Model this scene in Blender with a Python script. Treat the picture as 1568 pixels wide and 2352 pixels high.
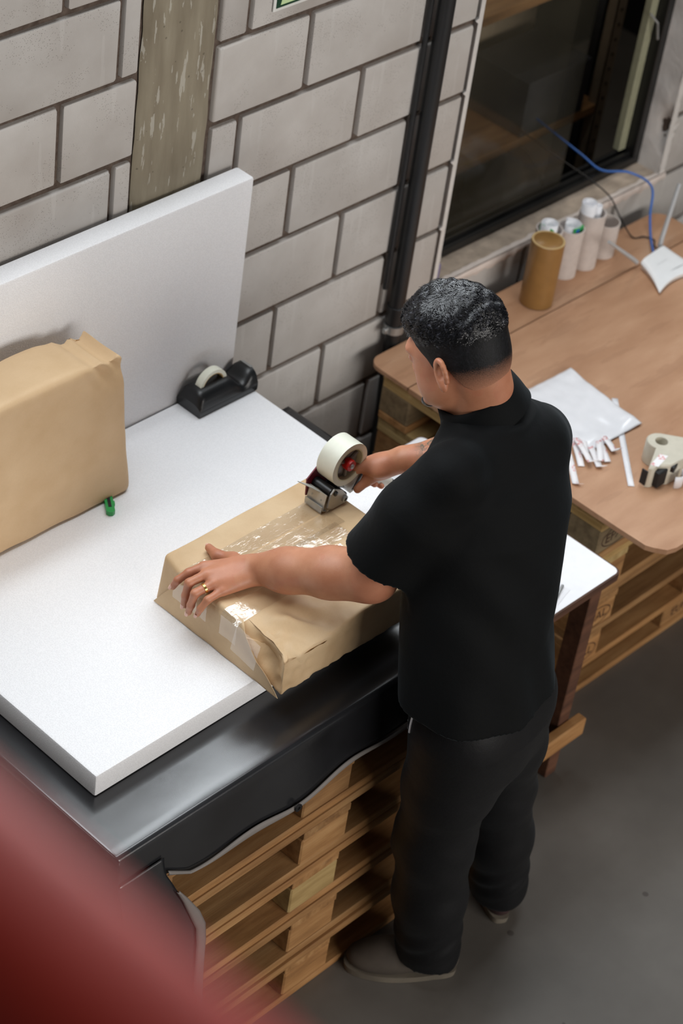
import bpy, bmesh, math, random
import numpy as np
from mathutils import Vector, Matrix, noise as mnoise
random.seed(7); rng = np.random.default_rng(7)
for o in list(bpy.data.objects): bpy.data.objects.remove(o)
SC = bpy.context.scene
COL = SC.collection

# ------------------------------------------------------------------ camera
cam_d = bpy.data.cameras.new('camera'); cam = bpy.data.objects.new('camera', cam_d); COL.objects.link(cam)
cam_d.sensor_fit = 'HORIZONTAL'; cam_d.sensor_width = 14.9; cam_d.lens = 14.9 * 5223.93 / 1568
R_ = Vector((0.69259929, -0.71114472, 0.12074523)); U_ = Vector((0.39287819, 0.51229686, 0.76367445)); F_ = Vector((0.60494045, 0.48148222, -0.63420969))
CAMLOC = Vector((-3.44733, -3.04371, 4.15972))
m = Matrix((R_, U_, -F_)).transposed().to_4x4(); m.translation = CAMLOC
cam.matrix_world = m
cam_d.clip_start = 0.05; cam_d.clip_end = 60
cam_d.dof.use_dof = True; cam_d.dof.focus_distance = 4.56; cam_d.dof.aperture_fstop = 2.3
SC.camera = cam
# ------------------------------------------------------------------ world, lights, exposure
w = bpy.data.worlds.new('hall_ambient'); SC.world = w; w.use_nodes = True
w.node_tree.nodes['Background'].inputs[0].default_value = (0.86, 0.93, 1.0, 1)
w.node_tree.nodes['Background'].inputs[1].default_value = 0.05

def area(name, loc, target, sx, sy, power, color):
    d = bpy.data.lights.new(name, 'AREA'); d.shape = 'RECTANGLE'; d.size = sx; d.size_y = sy; d.energy = power; d.color = color
    o = bpy.data.objects.new(name, d); COL.objects.link(o); o.location = loc
    o.rotation_euler = (Vector(target) - Vector(loc)).to_track_quat('-Z', 'Y').to_euler()
    return o
# daylight through the high clerestory window in the block wall (out of frame, above it)
area('clerestory_daylight', (0.1, 0.02, 2.825), (0.1, -2.0, 2.825), 4.2, 1.1, 128, (0.90, 0.96, 1.0))
# unseen overhead fill along the wall, added to even out the foam top
area('overhead_fill', (-0.2, -0.55, 5.4), (-0.2, -0.55, 0.0), 5.0, 0.8, 92, (0.93, 0.97, 1.0))
# unseen broad area light on the hall side, added as frontal light
area('hall_front_light', (-0.6, -8.8, 3.0), (-0.6, 0.0, 1.4), 6.0, 2.6, 405, (1.0, 0.96, 0.91))
SC.view_settings.view_transform = 'Standard'; SC.view_settings.look = 'None'
SC.view_settings.exposure = 0.0; SC.view_settings.gamma = 1.0; SC.view_settings.use_curve_mapping = False

# ------------------------------------------------------------------ helpers: materials
def srgb(r, g, b):
    f = lambda c: ((c / 255 + 0.055) / 1.055) ** 2.4 if c > 10 else c / 255 / 12.92
    return (f(r), f(g), f(b), 1)
class NT:
    def __init__(s, name):
        s.m = bpy.data.materials.new(name); s.m.use_nodes = True; s.t = s.m.node_tree
        s.b = s.t.nodes['Principled BSDF']; s._c = None
    def n(s, typ, **k):
        nd = s.t.nodes.new(typ)
        for a, v in k.items():
            if a.startswith('i_'): nd.inputs[int(a[2:])].default_value = v
            else: setattr(nd, a, v)
        return nd
    def l(s, a, b): s.t.links.new(a, b)
    def coord(s, scale=(1, 1, 1), space='Object', loc=(0, 0, 0)):
        if s._c is None: s._c = s.n('ShaderNodeTexCoord')
        mp = s.n('ShaderNodeMapping'); mp.inputs['Scale'].default_value = scale; mp.inputs['Location'].default_value = loc
        s.l(s._c.outputs[space], mp.inputs[0]); return mp.outputs[0]
    def noise(s, vec, scale, detail=4, rough=0.55):
        nd = s.n('ShaderNodeTexNoise'); nd.inputs['Scale'].default_value = scale; nd.inputs['Detail'].default_value = detail; nd.inputs['Roughness'].default_value = rough
        s.l(vec, nd.inputs['Vector']); return nd.outputs['Fac']
    def ramp(s, fac, stops):
        r = s.n('ShaderNodeValToRGB'); s.l(fac, r.inputs[0]); e = r.color_ramp.elements
        while len(e) < len(stops): e.new(0.5)
        for k, (p, c) in enumerate(stops): e[k].position = p; e[k].color = c
        return r.outputs[0]
    def mix(s, fac, a, b, mode='MIX'):
        x = s.n('ShaderNodeMix', data_type='RGBA', blend_type=mode)
        for sock, v in ((x.inputs[0], fac), (x.inputs[6], a), (x.inputs[7], b)):
            if hasattr(v, 'is_linked'): s.l(v, sock)
            else: sock.default_value = v
        return x.outputs[2]
    def math(s, op, a, b=None, c=None):
        x = s.n('ShaderNodeMath', operation=op)
        for k, v in enumerate((a, b, c)):
            if v is None: continue
            if hasattr(v, 'is_linked'): s.l(v, x.inputs[k])
            else: x.inputs[k].default_value = v
        return x.outputs[0]
    def bump(s, h, strength=0.3, dist=0.002):
        x = s.n('ShaderNodeBump'); x.inputs['Strength'].default_value = strength; x.inputs['Distance'].default_value = dist
        s.l(h, x.inputs['Height']); s.l(x.outputs[0], s.b.inputs['Normal']); return x
    def base(s, c):
        if hasattr(c, 'is_linked'): s.l(c, s.b.inputs['Base Color'])
        else: s.b.inputs['Base Color'].default_value = c
    def set(s, **k):
        for a, v in k.items(): s.b.inputs[a.replace('_', ' ')].default_value = v
        return s

def simple(name, c, rough=0.5, var=0.06, nscale=40, bump=0.0, bscale=200, bdist=0.001, **k):
    t = NT(name); v = t.coord(); f = t.noise(v, nscale)
    lo = tuple(x * (1 - var) for x in c[:3]) + (1,); hi = tuple(min(1, x * (1 + var)) for x in c[:3]) + (1,)
    t.base(t.ramp(f, [(0.3, lo), (0.7, hi)])); t.set(Roughness=rough, **k)
    if bump: t.bump(t.noise(v, bscale, 3), bump, bdist)
    return t.m
M = {}
def m_block():
    t = NT('concrete_block'); v = t.coord(); oi = t.n('ShaderNodeObjectInfo')
    off = t.n('ShaderNodeVectorMath', operation='ADD'); sc = t.n('ShaderNodeVectorMath', operation='SCALE')
    cx = t.n('ShaderNodeCombineXYZ'); 
    for k in range(3): t.l(oi.outputs['Random'], cx.inputs[k])
    t.l(cx.outputs[0], sc.inputs[0]); sc.inputs['Scale'].default_value = 37.0
    t.l(v, off.inputs[0]); t.l(sc.outputs[0], off.inputs[1]); v2 = off.outputs[0]
    a = t.noise(v2, 5, 5); c1 = t.ramp(a, [(0.25, srgb(178, 172, 167)), (0.55, srgb(194, 190, 186)), (0.8, srgb(208, 205, 202))])
    tint = t.ramp(oi.outputs['Random'], [(0, (0.92, 0.915, 0.91, 1)), (1, (1.02, 1.01, 1.0, 1))])
    c2 = t.mix(1.0, c1, tint, 'MULTIPLY')
    vo = t.n('ShaderNodeTexVoronoi'); vo.inputs['Scale'].default_value = 210; t.l(v2, vo.inputs['Vector'])
    msk = t.noise(v2, 9, 3)
    pit = t.math('MULTIPLY', t.math('LESS_THAN', vo.outputs['Distance'], 0.22), t.math('GREATER_THAN', msk, 0.52))
    c3 = t.mix(t.math('MULTIPLY', pit, 0.45), c2, srgb(95, 88, 80)); 
    st = t.noise(t.coord((30, 30, 2.2)), 1.2, 4); c4 = t.mix(t.math('MULTIPLY', t.math('GREATER_THAN', st, 0.62), 0.25), c3, srgb(205, 202, 198))
    t.base(c4); t.set(Roughness=0.93)
    h = t.math('SUBTRACT', t.math('MULTIPLY', t.noise(v2, 260, 3), 0.5), pit); t.bump(h, 0.5, 0.0012)
    return t.m
def m_wood(name, cols, dark=0.5, rough=0.75):
    t = NT(name); oi = t.n('ShaderNodeObjectInfo'); cx = t.n('ShaderNodeCombineXYZ'); 
    t.l(t.math('MULTIPLY', oi.outputs['Random'], 31.0), cx.inputs[0]); t.l(t.math('MULTIPLY', oi.outputs['Random'], 17.0), cx.inputs[1])
    add = t.n('ShaderNodeVectorMath', operation='ADD'); t.l(t.coord((1.2, 11, 11)), add.inputs[0]); t.l(cx.outputs[0], add.inputs[1])
    g = t.noise(add.outputs[0], 3.2, 7, 0.65)
    c = t.ramp(g, [(0.28, cols[0]), (0.5, cols[1]), (0.72, cols[2])])
    fine = t.n('ShaderNodeVectorMath', operation='MULTIPLY'); t.l(add.outputs[0], fine.inputs[0]); fine.inputs[1].default_value = (1, 9, 9)
    gf = t.noise(fine.outputs[0], 3, 3)
    c = t.mix(t.math('MULTIPLY', gf, 0.35), c, cols[0])
    tint = t.ramp(oi.outputs['Random'], [(0, (0.72, 0.70, 0.68, 1)), (0.5, (0.95, 0.93, 0.9, 1)), (1, (1.08, 1.0, 0.92, 1))])
    c = t.mix(1.0, c, tint, 'MULTIPLY')
    st = t.noise(add.outputs[0], 1.1, 3); c = t.mix(t.math('MULTIPLY', t.math('MAXIMUM', t.math('SUBTRACT', st, 0.58), 0), 2.2), c, srgb(80, 62, 44))
    t.base(c); t.set(Roughness=rough); t.bump(gf, 0.25, 0.001)
    return t.m
def m_kraft(name, c0, c1, crumple=0.35):
    t = NT(name); v = t.coord(); a = t.noise(v, 9, 4); b = t.noise(v, 320, 2)
    c = t.ramp(a, [(0.3, c0), (0.7, c1)]); c = t.mix(t.math('MULTIPLY', b, 0.10), c, srgb(120, 92, 62)); t.base(c)
    t.set(Roughness=0.55); t.b.inputs['Specular IOR Level'].default_value = 0.35
    vo = t.n('ShaderNodeTexVoronoi', feature='SMOOTH_F1'); vo.inputs['Scale'].default_value = 13; t.l(v, vo.inputs['Vector'])
    t.bump(t.math('ADD', t.math('MULTIPLY', vo.outputs['Distance'], crumple), t.math('MULTIPLY', t.noise(v, 30, 4), 0.25)), 0.28, 0.006)
    return t.m
def m_clear(name):
    t = NT(name); v = t.coord(); t.t.nodes.remove(t.b)
    tr = t.n('ShaderNodeBsdfTransparent'); gl = t.n('ShaderNodeBsdfGlossy'); gl.inputs['Roughness'].default_value = 0.13
    mx = t.n('ShaderNodeMixShader'); mx.inputs[0].default_value = 0.18
    bp = t.n('ShaderNodeBump'); bp.inputs['Strength'].default_value = 0.5; bp.inputs['Distance'].default_value = 0.003
    st = t.noise(t.coord((9, 60, 60)), 2.0, 4); wr = t.noise(v, 48, 3); t.l(t.math('ADD', t.math('MULTIPLY', st, 0.5), wr), bp.inputs['Height']); t.l(bp.outputs[0], gl.inputs['Normal'])
    t.l(tr.outputs[0], mx.inputs[1]); t.l(gl.outputs[0], mx.inputs[2]); t.l(mx.outputs[0], t.t.nodes['Material Output'].inputs[0])
    return t.m
def m_skin():
    t = NT('skin'); v = t.coord(); a = t.noise(v, 18, 5)
    c = t.ramp(a, [(0.3, srgb(176, 116, 86)), (0.7, srgb(198, 140, 108))])
    red = t.noise(v, 7, 3); c = t.mix(t.math('MULTIPLY', t.math('GREATER_THAN', red, 0.5), 0.18), c, srgb(186, 104, 82))
    sp = t.n('ShaderNodeSeparateXYZ'); t.l(t._c.outputs['Object'], sp.inputs[0])
    # tattoo on the right forearm, world-space window around it (object origin sits on the floor under the man)
    wv = t.n('ShaderNodeVectorMath', operation='DISTANCE'); t.l(t._c.outputs['Object'], wv.inputs[0]); wv.inputs[1].default_value = TAT
    zone = t.math('SMOOTH_MIN', t.math('MULTIPLY', t.math('SUBTRACT', 0.062, wv.outputs['Value']), 45), 1.0, 0.1)
    zone = t.math('MAXIMUM', zone, 0.0)
    tn = t.math('GREATER_THAN', t.noise(v, 40, 3), 0.49); tn2 = t.math('LESS_THAN', t.math('ABSOLUTE', t.math('SUBTRACT', t.noise(v, 46, 2), 0.5)), 0.03)
    ink = t.math('MULTIPLY', zone, t.math('MINIMUM', t.math('ADD', t.math('MULTIPLY', tn, 0.55), t.math('MULTIPLY', tn2, 0.5)), 1.0))
    c = t.mix(t.math('MULTIPLY', ink, .9), c, srgb(70, 82, 72)); t.base(c)
    t.set(Roughness=0.46); t.b.inputs['Subsurface Weight'].default_value = 0.12; t.b.inputs['Subsurface Radius'].default_value = (0.012, 0.005, 0.003); t.b.inputs['Subsurface Scale'].default_value = 0.6
    t.bump(t.math('ADD', t.noise(v, 420, 2), t.math('MULTIPLY', t.noise(v, 90, 3), 0.6)), 0.16, 0.001)
    return t.m
def m_hair(name='hair_black'):
    t = NT(name); v = t.coord(); a = t.noise(v, 130, 4)
    t.base(t.ramp(a, [(0.38, srgb(12, 12, 14)), (0.60, srgb(30, 30, 35)), (0.72, srgb(88, 90, 98))])); t.set(Roughness=0.34)  # lightest stop paints cool grey highlights into the black hair
    return t.m
def m_cloth(name, c, sheen=0.3, rough=0.8, wave=900, spec=.3):
    t = NT(name); v = t.coord(); a = t.noise(v, 12, 4)
    t.base(t.ramp(a, [(0.3, tuple(x * 0.8 for x in c[:3]) + (1,)), (0.7, tuple(x * 1.2 for x in c[:3]) + (1,))]))
    t.set(Roughness=rough); t.b.inputs['Specular IOR Level'].default_value = spec; t.b.inputs['Sheen Weight'].default_value = sheen; t.b.inputs['Sheen Roughness'].default_value = 0.4; t.b.inputs['Sheen Tint'].default_value = (0.6, 0.75, 0.85, 1)
    t.bump(t.math('ADD', t.math('MULTIPLY', t.noise(v, 26, 4), 1.0), t.math('MULTIPLY', t.noise(v, wave, 1), 0.15)), 0.25, 0.006)
    return t.m
def m_floor():
    t = NT('concrete_floor'); v = t.coord(); a = t.noise(v, 1.6, 6); b = t.noise(v, 14, 5)
    c = t.ramp(a, [(0.3, srgb(88, 84, 79)), (0.7, srgb(122, 117, 111))]); c = t.mix(t.math('MULTIPLY', b, 0.4), c, srgb(84, 78, 72))
    vo = t.n('ShaderNodeTexVoronoi'); vo.inputs['Scale'].default_value = 7; t.l(v, vo.inputs['Vector'])
    c = t.mix(t.math('MULTIPLY', t.math('LESS_THAN', vo.outputs['Distance'], 0.06), 0.6), c, srgb(52, 44, 40))
    t.base(c); t.set(Roughness=0.55); t.bump(t.noise(v, 60, 4), 0.12, 0.002); return t.m
def m_hardboard():
    t = NT('hardboard_brown'); v = t.coord(); a = t.noise(t.coord((1.5, 6, 6)), 2.0, 5); b = t.noise(v, 380, 2)
    c = t.ramp(a, [(0.3, srgb(168, 124, 92)), (0.6, srgb(190, 148, 116)), (0.8, srgb(204, 168, 140))]); c = t.mix(t.math('MULTIPLY', b, 0.16), c, srgb(120, 80, 55))
    s = t.noise(t.coord((2, 14, 14)), 2.2, 4); c = t.mix(t.math('MULTIPLY', t.math('GREATER_THAN', s, 0.6), 0.22), c, srgb(140, 98, 70))
    t.base(c); t.set(Roughness=0.5); return t.m
def m_foam():
    t = NT('white_foam'); v = t.coord(); vo = t.n('ShaderNodeTexVoronoi'); vo.inputs['Scale'].default_value = 330; t.l(v, vo.inputs['Vector'])
    t.base(t.ramp(vo.outputs['Distance'], [(0.0, (0.80, 0.80, 0.82, 1)), (0.6, (0.90, 0.90, 0.92, 1))])); t.set(Roughness=0.8)
    t.b.inputs['Subsurface Weight'].default_value = 0.15; t.b.inputs['Subsurface Radius'].default_value = (0.03, 0.03, 0.03)
    t.bump(t.math('ADD', vo.outputs['Distance'], t.noise(v, 40, 3)), 0.22, 0.0015); return t.m
def m_mortar():
    t = NT('mortar'); v = t.coord(); a = t.noise(v, 60, 5); t.base(t.ramp(a, [(0.3, srgb(80, 66, 58)), (0.7, srgb(112, 98, 88))])); t.set(Roughness=0.95); t.bump(t.noise(v, 120, 4), 0.8, 0.004); return t.m
def m_column():
    t = NT('cast_concrete'); v = t.coord(); a = t.noise(t.coord((14, 14, 2)), 1.5, 6)
    c = t.ramp(a, [(0.3, srgb(128, 118, 100)), (0.6, srgb(150, 141, 122)), (0.8, srgb(172, 166, 150))])
    s = t.noise(t.coord((60, 60, 9)), 1.3, 4); c = t.mix(t.math('MULTIPLY', t.math('GREATER_THAN', s, 0.62), 0.5), c, srgb(205, 202, 192))
    vo = t.n('ShaderNodeTexVoronoi'); vo.inputs['Scale'].default_value = 34; t.l(v, vo.inputs['Vector']); pit = t.math('LESS_THAN', vo.outputs['Distance'], 0.09)
    c = t.mix(t.math('MULTIPLY', pit, 0.5), c, srgb(80, 72, 60)); t.base(c); t.set(Roughness=0.9)
    t.bump(t.math('SUBTRACT', t.math('MULTIPLY', t.noise(v, 30, 5), 0.7), pit), 0.6, 0.003); return t.m
def m_glass():
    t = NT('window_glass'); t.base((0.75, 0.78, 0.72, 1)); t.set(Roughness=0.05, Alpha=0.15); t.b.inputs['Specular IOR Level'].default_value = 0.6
    v = t.coord(); d = t.noise(v, 4, 4); t.base(t.ramp(d, [(0.3, srgb(44, 42, 34)), (0.8, srgb(84, 80, 66))])); return t.m  # pane haze is painted in as a murky base colour at low alpha
def m_tarp():
    t = NT('black_pvc'); v = t.coord(); t.base(t.ramp(t.noise(v, 6, 4), [(0.3, srgb(30, 30, 32)), (0.7, srgb(40, 41, 44))]))
    t.set(Roughness=0.2); t.b.inputs['Specular IOR Level'].default_value = 0.8
    wv = t.n('ShaderNodeTexWave'); wv.inputs['Scale'].default_value = 160; t.l(v, wv.inputs['Vector'])
    t.bump(t.math('ADD', t.math('MULTIPLY', wv.outputs['Fac'], 0.06), t.noise(v, 7, 3)), 0.12, 0.004); return t.m

# ------------------------------------------------------------------ helpers: meshes
def mesh_np(name, V, Fq, smooth=True):
    V = np.asarray(V, np.float32); me = bpy.data.meshes.new(name)
    Fq = [tuple(int(i) for i in f) for f in Fq] if not isinstance(Fq, np.ndarray) else Fq
    if isinstance(Fq, np.ndarray):
        nf, k = Fq.shape
        me.vertices.add(len(V)); me.vertices.foreach_set('co', V.ravel())
        me.loops.add(nf * k); me.loops.foreach_set('vertex_index', Fq.astype(np.int32).ravel())
        me.polygons.add(nf); me.polygons.foreach_set('loop_start', np.arange(0, nf * k, k, dtype=np.int32)); me.polygons.foreach_set('loop_total', np.full(nf, k, np.int32))
        me.update(calc_edges=True); me.validate()
    else:
        me.from_pydata(V.tolist(), [], Fq); me.update()
    if smooth: me.polygons.foreach_set('use_smooth', np.ones(len(me.polygons), bool))
    return me
class B:
    """collects primitive shapes in world coordinates and links them as one mesh object"""
    def __init__(s): s.v = []; s.f = []
    def add(s, V, Fc):
        k = len(s.v); s.v += [tuple(map(float, x)) for x in V]; s.f += [tuple(i + k for i in f) for f in Fc]; return s
    def box(s, lo, hi, bev=0.0, rot=None, piv=None):
        bm = bmesh.new(); bmesh.ops.create_cube(bm, size=1)
        lo = Vector(lo); hi = Vector(hi); c = (lo + hi) / 2; d = hi - lo
        for v in bm.verts: v.co = Vector((v.co.x * d.x, v.co.y * d.y, v.co.z * d.z))
        if bev: bmesh.ops.bevel(bm, geom=bm.edges[:], offset=bev, segments=2 if bev > 0.004 else 1, affect='EDGES', profile=0.5)
        bm.verts.ensure_lookup_table()
        V = [v.co + c for v in bm.verts]
        if rot is not None:
            pv = Vector(piv) if piv is not None else c
            V = [rot @ (x - pv) + pv for x in V]
        s.add(V, [[v.index for v in f.verts] for f in bm.faces]); bm.free(); return s
    def tube(s, pts, r, n=12, cap=True):
        pts = [Vector(q) for q in pts]; rs = r if isinstance(r, (list, tuple)) else [r] * len(pts)
        V = []; Fc = []; t0 = None
        for i, q in enumerate(pts):
            t = (pts[min(i + 1, len(pts) - 1)] - pts[max(i - 1, 0)]).normalized()
            if t0 is None: a = t.orthogonal().normalized()
            else: a = (a - t * a.dot(t)).normalized()
            t0 = t; b = t.cross(a)
            for k in range(n):
                th = 2 * math.pi * k / n; V.append(q + (a * math.cos(th) + b * math.sin(th)) * rs[i])
        for i in range(len(pts) - 1):
            for k in range(n): Fc.append((i * n + k, i * n + (k + 1) % n, (i + 1) * n + (k + 1) % n, (i + 1) * n + k))
        if cap: Fc.append(tuple(range(n))[::-1]); Fc.append(tuple((len(pts) - 1) * n + k for k in range(n)))
        return s.add(V, Fc)
    def lathe(s, prof, o, ax=(0, 0, 1), n=32, closed=False):
        ax = Vector(ax).normalized(); a = ax.orthogonal().normalized(); b = ax.cross(a); o = Vector(o); V = []; Fc = []
        for r, h in prof:
            for k in range(n):
                th = 2 * math.pi * k / n; V.append(o + ax * h + (a * math.cos(th) + b * math.sin(th)) * r)
        P = len(prof)
        for i in range(P if closed else P - 1):
            j = (i + 1) % P
            for k in range(n): Fc.append((i * n + k, i * n + (k + 1) % n, j * n + (k + 1) % n, j * n + k))
        if not closed:
            if prof[0][0] > 1e-6: Fc.append(tuple(range(n))[::-1])
            if prof[-1][0] > 1e-6: Fc.append(tuple((P - 1) * n + k for k in range(n)))
        return s.add(V, Fc)
    def prism(s, poly, o, ex, ey, ez, depth):
        """2-D outline (counter-clockwise) extruded along ez"""
        o = Vector(o); ex = Vector(ex); ey = Vector(ey); ez = Vector(ez); n = len(poly)
        V = [o + ex * x + ey * y for x, y in poly] + [o + ex * x + ey * y + ez * depth for x, y in poly]
        return s.add(V, [tuple(range(n))[::-1], tuple(range(n, 2 * n))] + [(i, (i + 1) % n, n + (i + 1) % n, n + i) for i in range(n)])
    def grid(s, fn, nu, nv):
        V = [fn(i / nu, j / nv) for i in range(nu + 1) for j in range(nv + 1)]
        return s.add(V, [(i * (nv + 1) + j, (i + 1) * (nv + 1) + j, (i + 1) * (nv + 1) + j + 1, i * (nv + 1) + j + 1) for i in range(nu) for j in range(nv)])
    def mesh(s, name, origin=(0, 0, 0), smooth=False, angle=None):
        o = Vector(origin); me = bpy.data.meshes.new(name); me.from_pydata([tuple(Vector(x) - o) for x in s.v], [], s.f)
        bm = bmesh.new(); bm.from_mesh(me); bmesh.ops.recalc_face_normals(bm, faces=bm.faces[:]); bm.to_mesh(me); bm.free(); me.update()
        if smooth:
            me.polygons.foreach_set('use_smooth', np.ones(len(me.polygons), bool)); me.set_sharp_from_angle(angle=math.radians(angle or 40))
        return me
def worigin(o):
    p = Vector((0, 0, 0))
    while o is not None: p = p + o.location; o = o.parent
    return p
def link(name, me, mat, parent=None, loc=None):
    o = bpy.data.objects.new(name, me); COL.objects.link(o)
    if mat is not None and me is not None and len(me.materials) == 0: me.materials.append(mat)
    if parent is not None: o.parent = parent
    if loc is not None: o.location = loc
    return o
def part(name, b, mat, parent, smooth=False, angle=None, solid=0, sub=0):
    """b holds world coordinates; the part is stored relative to its parent"""
    o = link(name, b.mesh(name, worigin(parent), smooth, angle), mat, parent)
    if solid: md = o.modifiers.new('thick', 'SOLIDIFY'); md.thickness = solid; md.offset = 0
    if sub: md = o.modifiers.new('sub', 'SUBSURF'); md.levels = sub; md.render_levels = sub
    return o
def tag(o, label, cat, group=None):
    o['label'] = label; o['category'] = cat
    if group: o['group'] = group
    return o
def thing(name, label, cat, loc=(0, 0, 0), group=None):
    o = bpy.data.objects.new(name, None); COL.objects.link(o); o.location = loc; o.empty_display_size = 0.05
    return tag(o, label, cat, group)
def solo(name, b, mat, label, cat, org, smooth=False, angle=None, group=None, solid=0):
    o = link(name, b.mesh(name, org, smooth, angle), mat, None, org)
    if solid: md = o.modifiers.new('thick', 'SOLIDIFY'); md.thickness = solid; md.offset = 0
    return tag(o, label, cat, group)
def struct(name, b, mat, org=(0, 0, 0), smooth=False, angle=None):
    o = link(name, b.mesh(name, org, smooth, angle), mat, None, org); o['kind'] = 'structure'; return o
def nz(p, s, o=0.0): return mnoise.noise(Vector((p[0] * s + o, p[1] * s + o * 1.7, p[2] * s - o)))

# ------------------------------------------------------------------ materials used by the setting
M['block'] = m_block(); M['mortar'] = m_mortar(); M['column'] = m_column(); M['floor'] = m_floor()
M['plaster'] = simple('white_plaster', srgb(214, 210, 206), 0.85, 0.08, 14, 0.4, 60, 0.004)
M['sillplaster'] = simple('dirty_sill_plaster', srgb(176, 160, 144), 0.85, 0.22, 22, 0.5, 80, 0.003)
M['sillwhite'] = simple('sill_edge_paint', srgb(216, 204, 196), 0.85, 0.08, 20, 0.5, 80, 0.003)
M['alu_black'] = simple('black_aluminium', srgb(22, 22, 22), 0.4, 0.1)
M['alu_pale'] = simple('pale_aluminium', srgb(150, 150, 126), 0.5, 0.08)
M['glass'] = m_glass()
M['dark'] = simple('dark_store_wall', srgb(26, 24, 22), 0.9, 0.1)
M['pipe'] = simple('black_pipe_paint', srgb(26, 27, 29), 0.42, 0.12, 30)
M['steel'] = simple('galvanised_steel', srgb(170, 172, 172), 0.35, 0.1, 50, Metallic=0.7)
M['signwhite'] = simple('sign_white', srgb(235, 236, 232), 0.4, 0.02)
M['signgreen'] = simple('sign_green', srgb(20, 66, 46), 0.4, 0.04)
M['signpale'] = simple('sign_glow_film', srgb(206, 232, 176), 0.4, 0.02)
M['red'] = simple('red_gloss_paint', srgb(212, 58, 40), 0.5, 0.06, 25)
M['slab'] = simple('mezzanine_concrete', srgb(130, 126, 120), 0.9, 0.08, 8)

# ------------------------------------------------------------------ floor
struct('floor', B().box((-6, -8, -0.12), (6, 3.2, 0)), M['floor'])

# ------------------------------------------------------------------ block wall with column, window opening and clerestory
WX0, WX1, WZ0, WZ1 = 0.605, 1.605, 0.80, 2.0        # window opening
CZ0, CZ1, CX0, CX1 = 2.25, 3.4, -2.05, 2.25          # clerestory opening
YF = 0.0; YM = 0.013; YB = 0.14
b = B()
b.box((-3.2, YM, 0), (WX0, YB, WZ0)); b.box((WX0, YM, 0), (WX1, YB, WZ0)); b.box((WX1, YM, 0), (4.2, YB, WZ0))
b.box((-3.2, YM, WZ0), (WX0, YB, WZ1)); b.box((WX1, YM, WZ0), (4.2, YB, WZ1)); b.box((-3.2, YM, WZ1), (4.2, YB, CZ0))
b.box((-3.2, YM, CZ0), (CX0, YB, CZ1)); b.box((CX1, YM, CZ0), (4.2, YB, CZ1)); b.box((-3.2, YM, CZ1), (4.2, YB, 4.6))
wall = struct('wall_back', b, M['mortar'])
_blk = {}
def block_mesh(L, H, var):
    key = (round(L, 3), round(H, 3), var)
    if key not in _blk:
        bm = bmesh.new(); bmesh.ops.create_cube(bm, size=1)
        for v in bm.verts: v.co = Vector((v.co.x * L, v.co.y * 0.06, v.co.z * H))
        fr = [e for e in bm.edges if all(v.co.y < 0 for v in e.verts)]
        bmesh.ops.bevel(bm, geom=fr + [e for e in bm.edges if abs(e.verts[0].co.y - e.verts[1].co.y) > 0.03 and e not in fr], offset=0.006, segments=2, affect='EDGES', profile=0.6)
        r = random.Random(var * 13 + int(L * 1000))
        for v in bm.verts:
            v.co.x += r.uniform(-.0012, .0012); v.co.z += r.uniform(-.0012, .0012)
        me = bpy.data.meshes.new('block'); bm.to_mesh(me); bm.free(); me.materials.append(M['block'])
        me.polygons.foreach_set('use_smooth', np.ones(len(me.polygons), bool)); me.set_sharp_from_angle(angle=math.radians(50)); _blk[key] = me
    return _blk[key]
JT = 0.0165
def lay(x0, x1, z0, z1):
    if x1 - x0 < 0.03 or z1 - z0 < 0.03: return
    L = x1 - x0 - JT; H = z1 - z0 - JT
    o = link('block', block_mesh(L, H, random.randrange(3)), None, wall)
    o.location = ((x0 + x1) / 2 + random.uniform(-.001, .001), 0.03 + random.uniform(-.0014, .0014), (z0 + z1) / 2 + random.uniform(-.0012, .0012))
PC0, PC1 = -0.515, -0.293
for j in range(0, 13):
    z0, z1 = 0.2 * j, 0.2 * j + 0.2
    offR = -0.2 if j % 2 == 1 else 0.0                       # bottom at 1.8, 1.4, 1.0 ... : joints at -0.2 + 0.4 n
    offL = -0.575 if j % 2 == 1 else -0.73
    spans = []
    xs = [PC1] + [offR + 0.4 * n for n in range(-2, 12) if PC1 + 0.02 < offR + 0.4 * n < 3.0] + [3.0]
    spans += list(zip(xs[:-1], xs[1:]))
    xl = sorted([offL - 0.4 * n for n in range(0, 6) if offL - 0.4 * n > -2.6] + [PC0, -2.6]); spans += list(zip(xl[:-1], xl[1:]))
    for x0, x1 in spans:
        holes = []
        if z0 >= WZ0 - .001 and z1 <= WZ1 + .001: holes.append((WX0, WX1))
        if z1 > CZ0 - 0.05: holes.append((CX0, CX1))
        segs = [(x0, x1)]
        for h0, h1 in holes:
            new = []
            for a, c in segs:
                if c <= h0 or a >= h1: new.append((a, c)); continue
                if a < h0: new.append((a, h0))
                if c > h1: new.append((h1, c))
            segs = new
        for a, c in segs: lay(a, c, z0, min(z1, CZ0 - .002) if (z1 > CZ0 and z0 < CZ0 and False) else z1)
# cast concrete column flush with the blocks
def colfn(u, v):
    x = PC0 + 0.004 + u * (PC1 - PC0 - 0.008); z = v * 4.6; e = min(u, 1 - u)
    ex = 0.004 * nz((0, 0, z), 14, 3 if u < .5 else 9) if e < 0.02 else 0
    return (x + ex, -0.003 + 0.003 * nz((x, 0, z), 9) + (0.012 if e == 0 else 0), z)
part('concrete_column', B().grid(colfn, 14, 160), M['column'], wall, smooth=True, angle=60)

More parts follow.
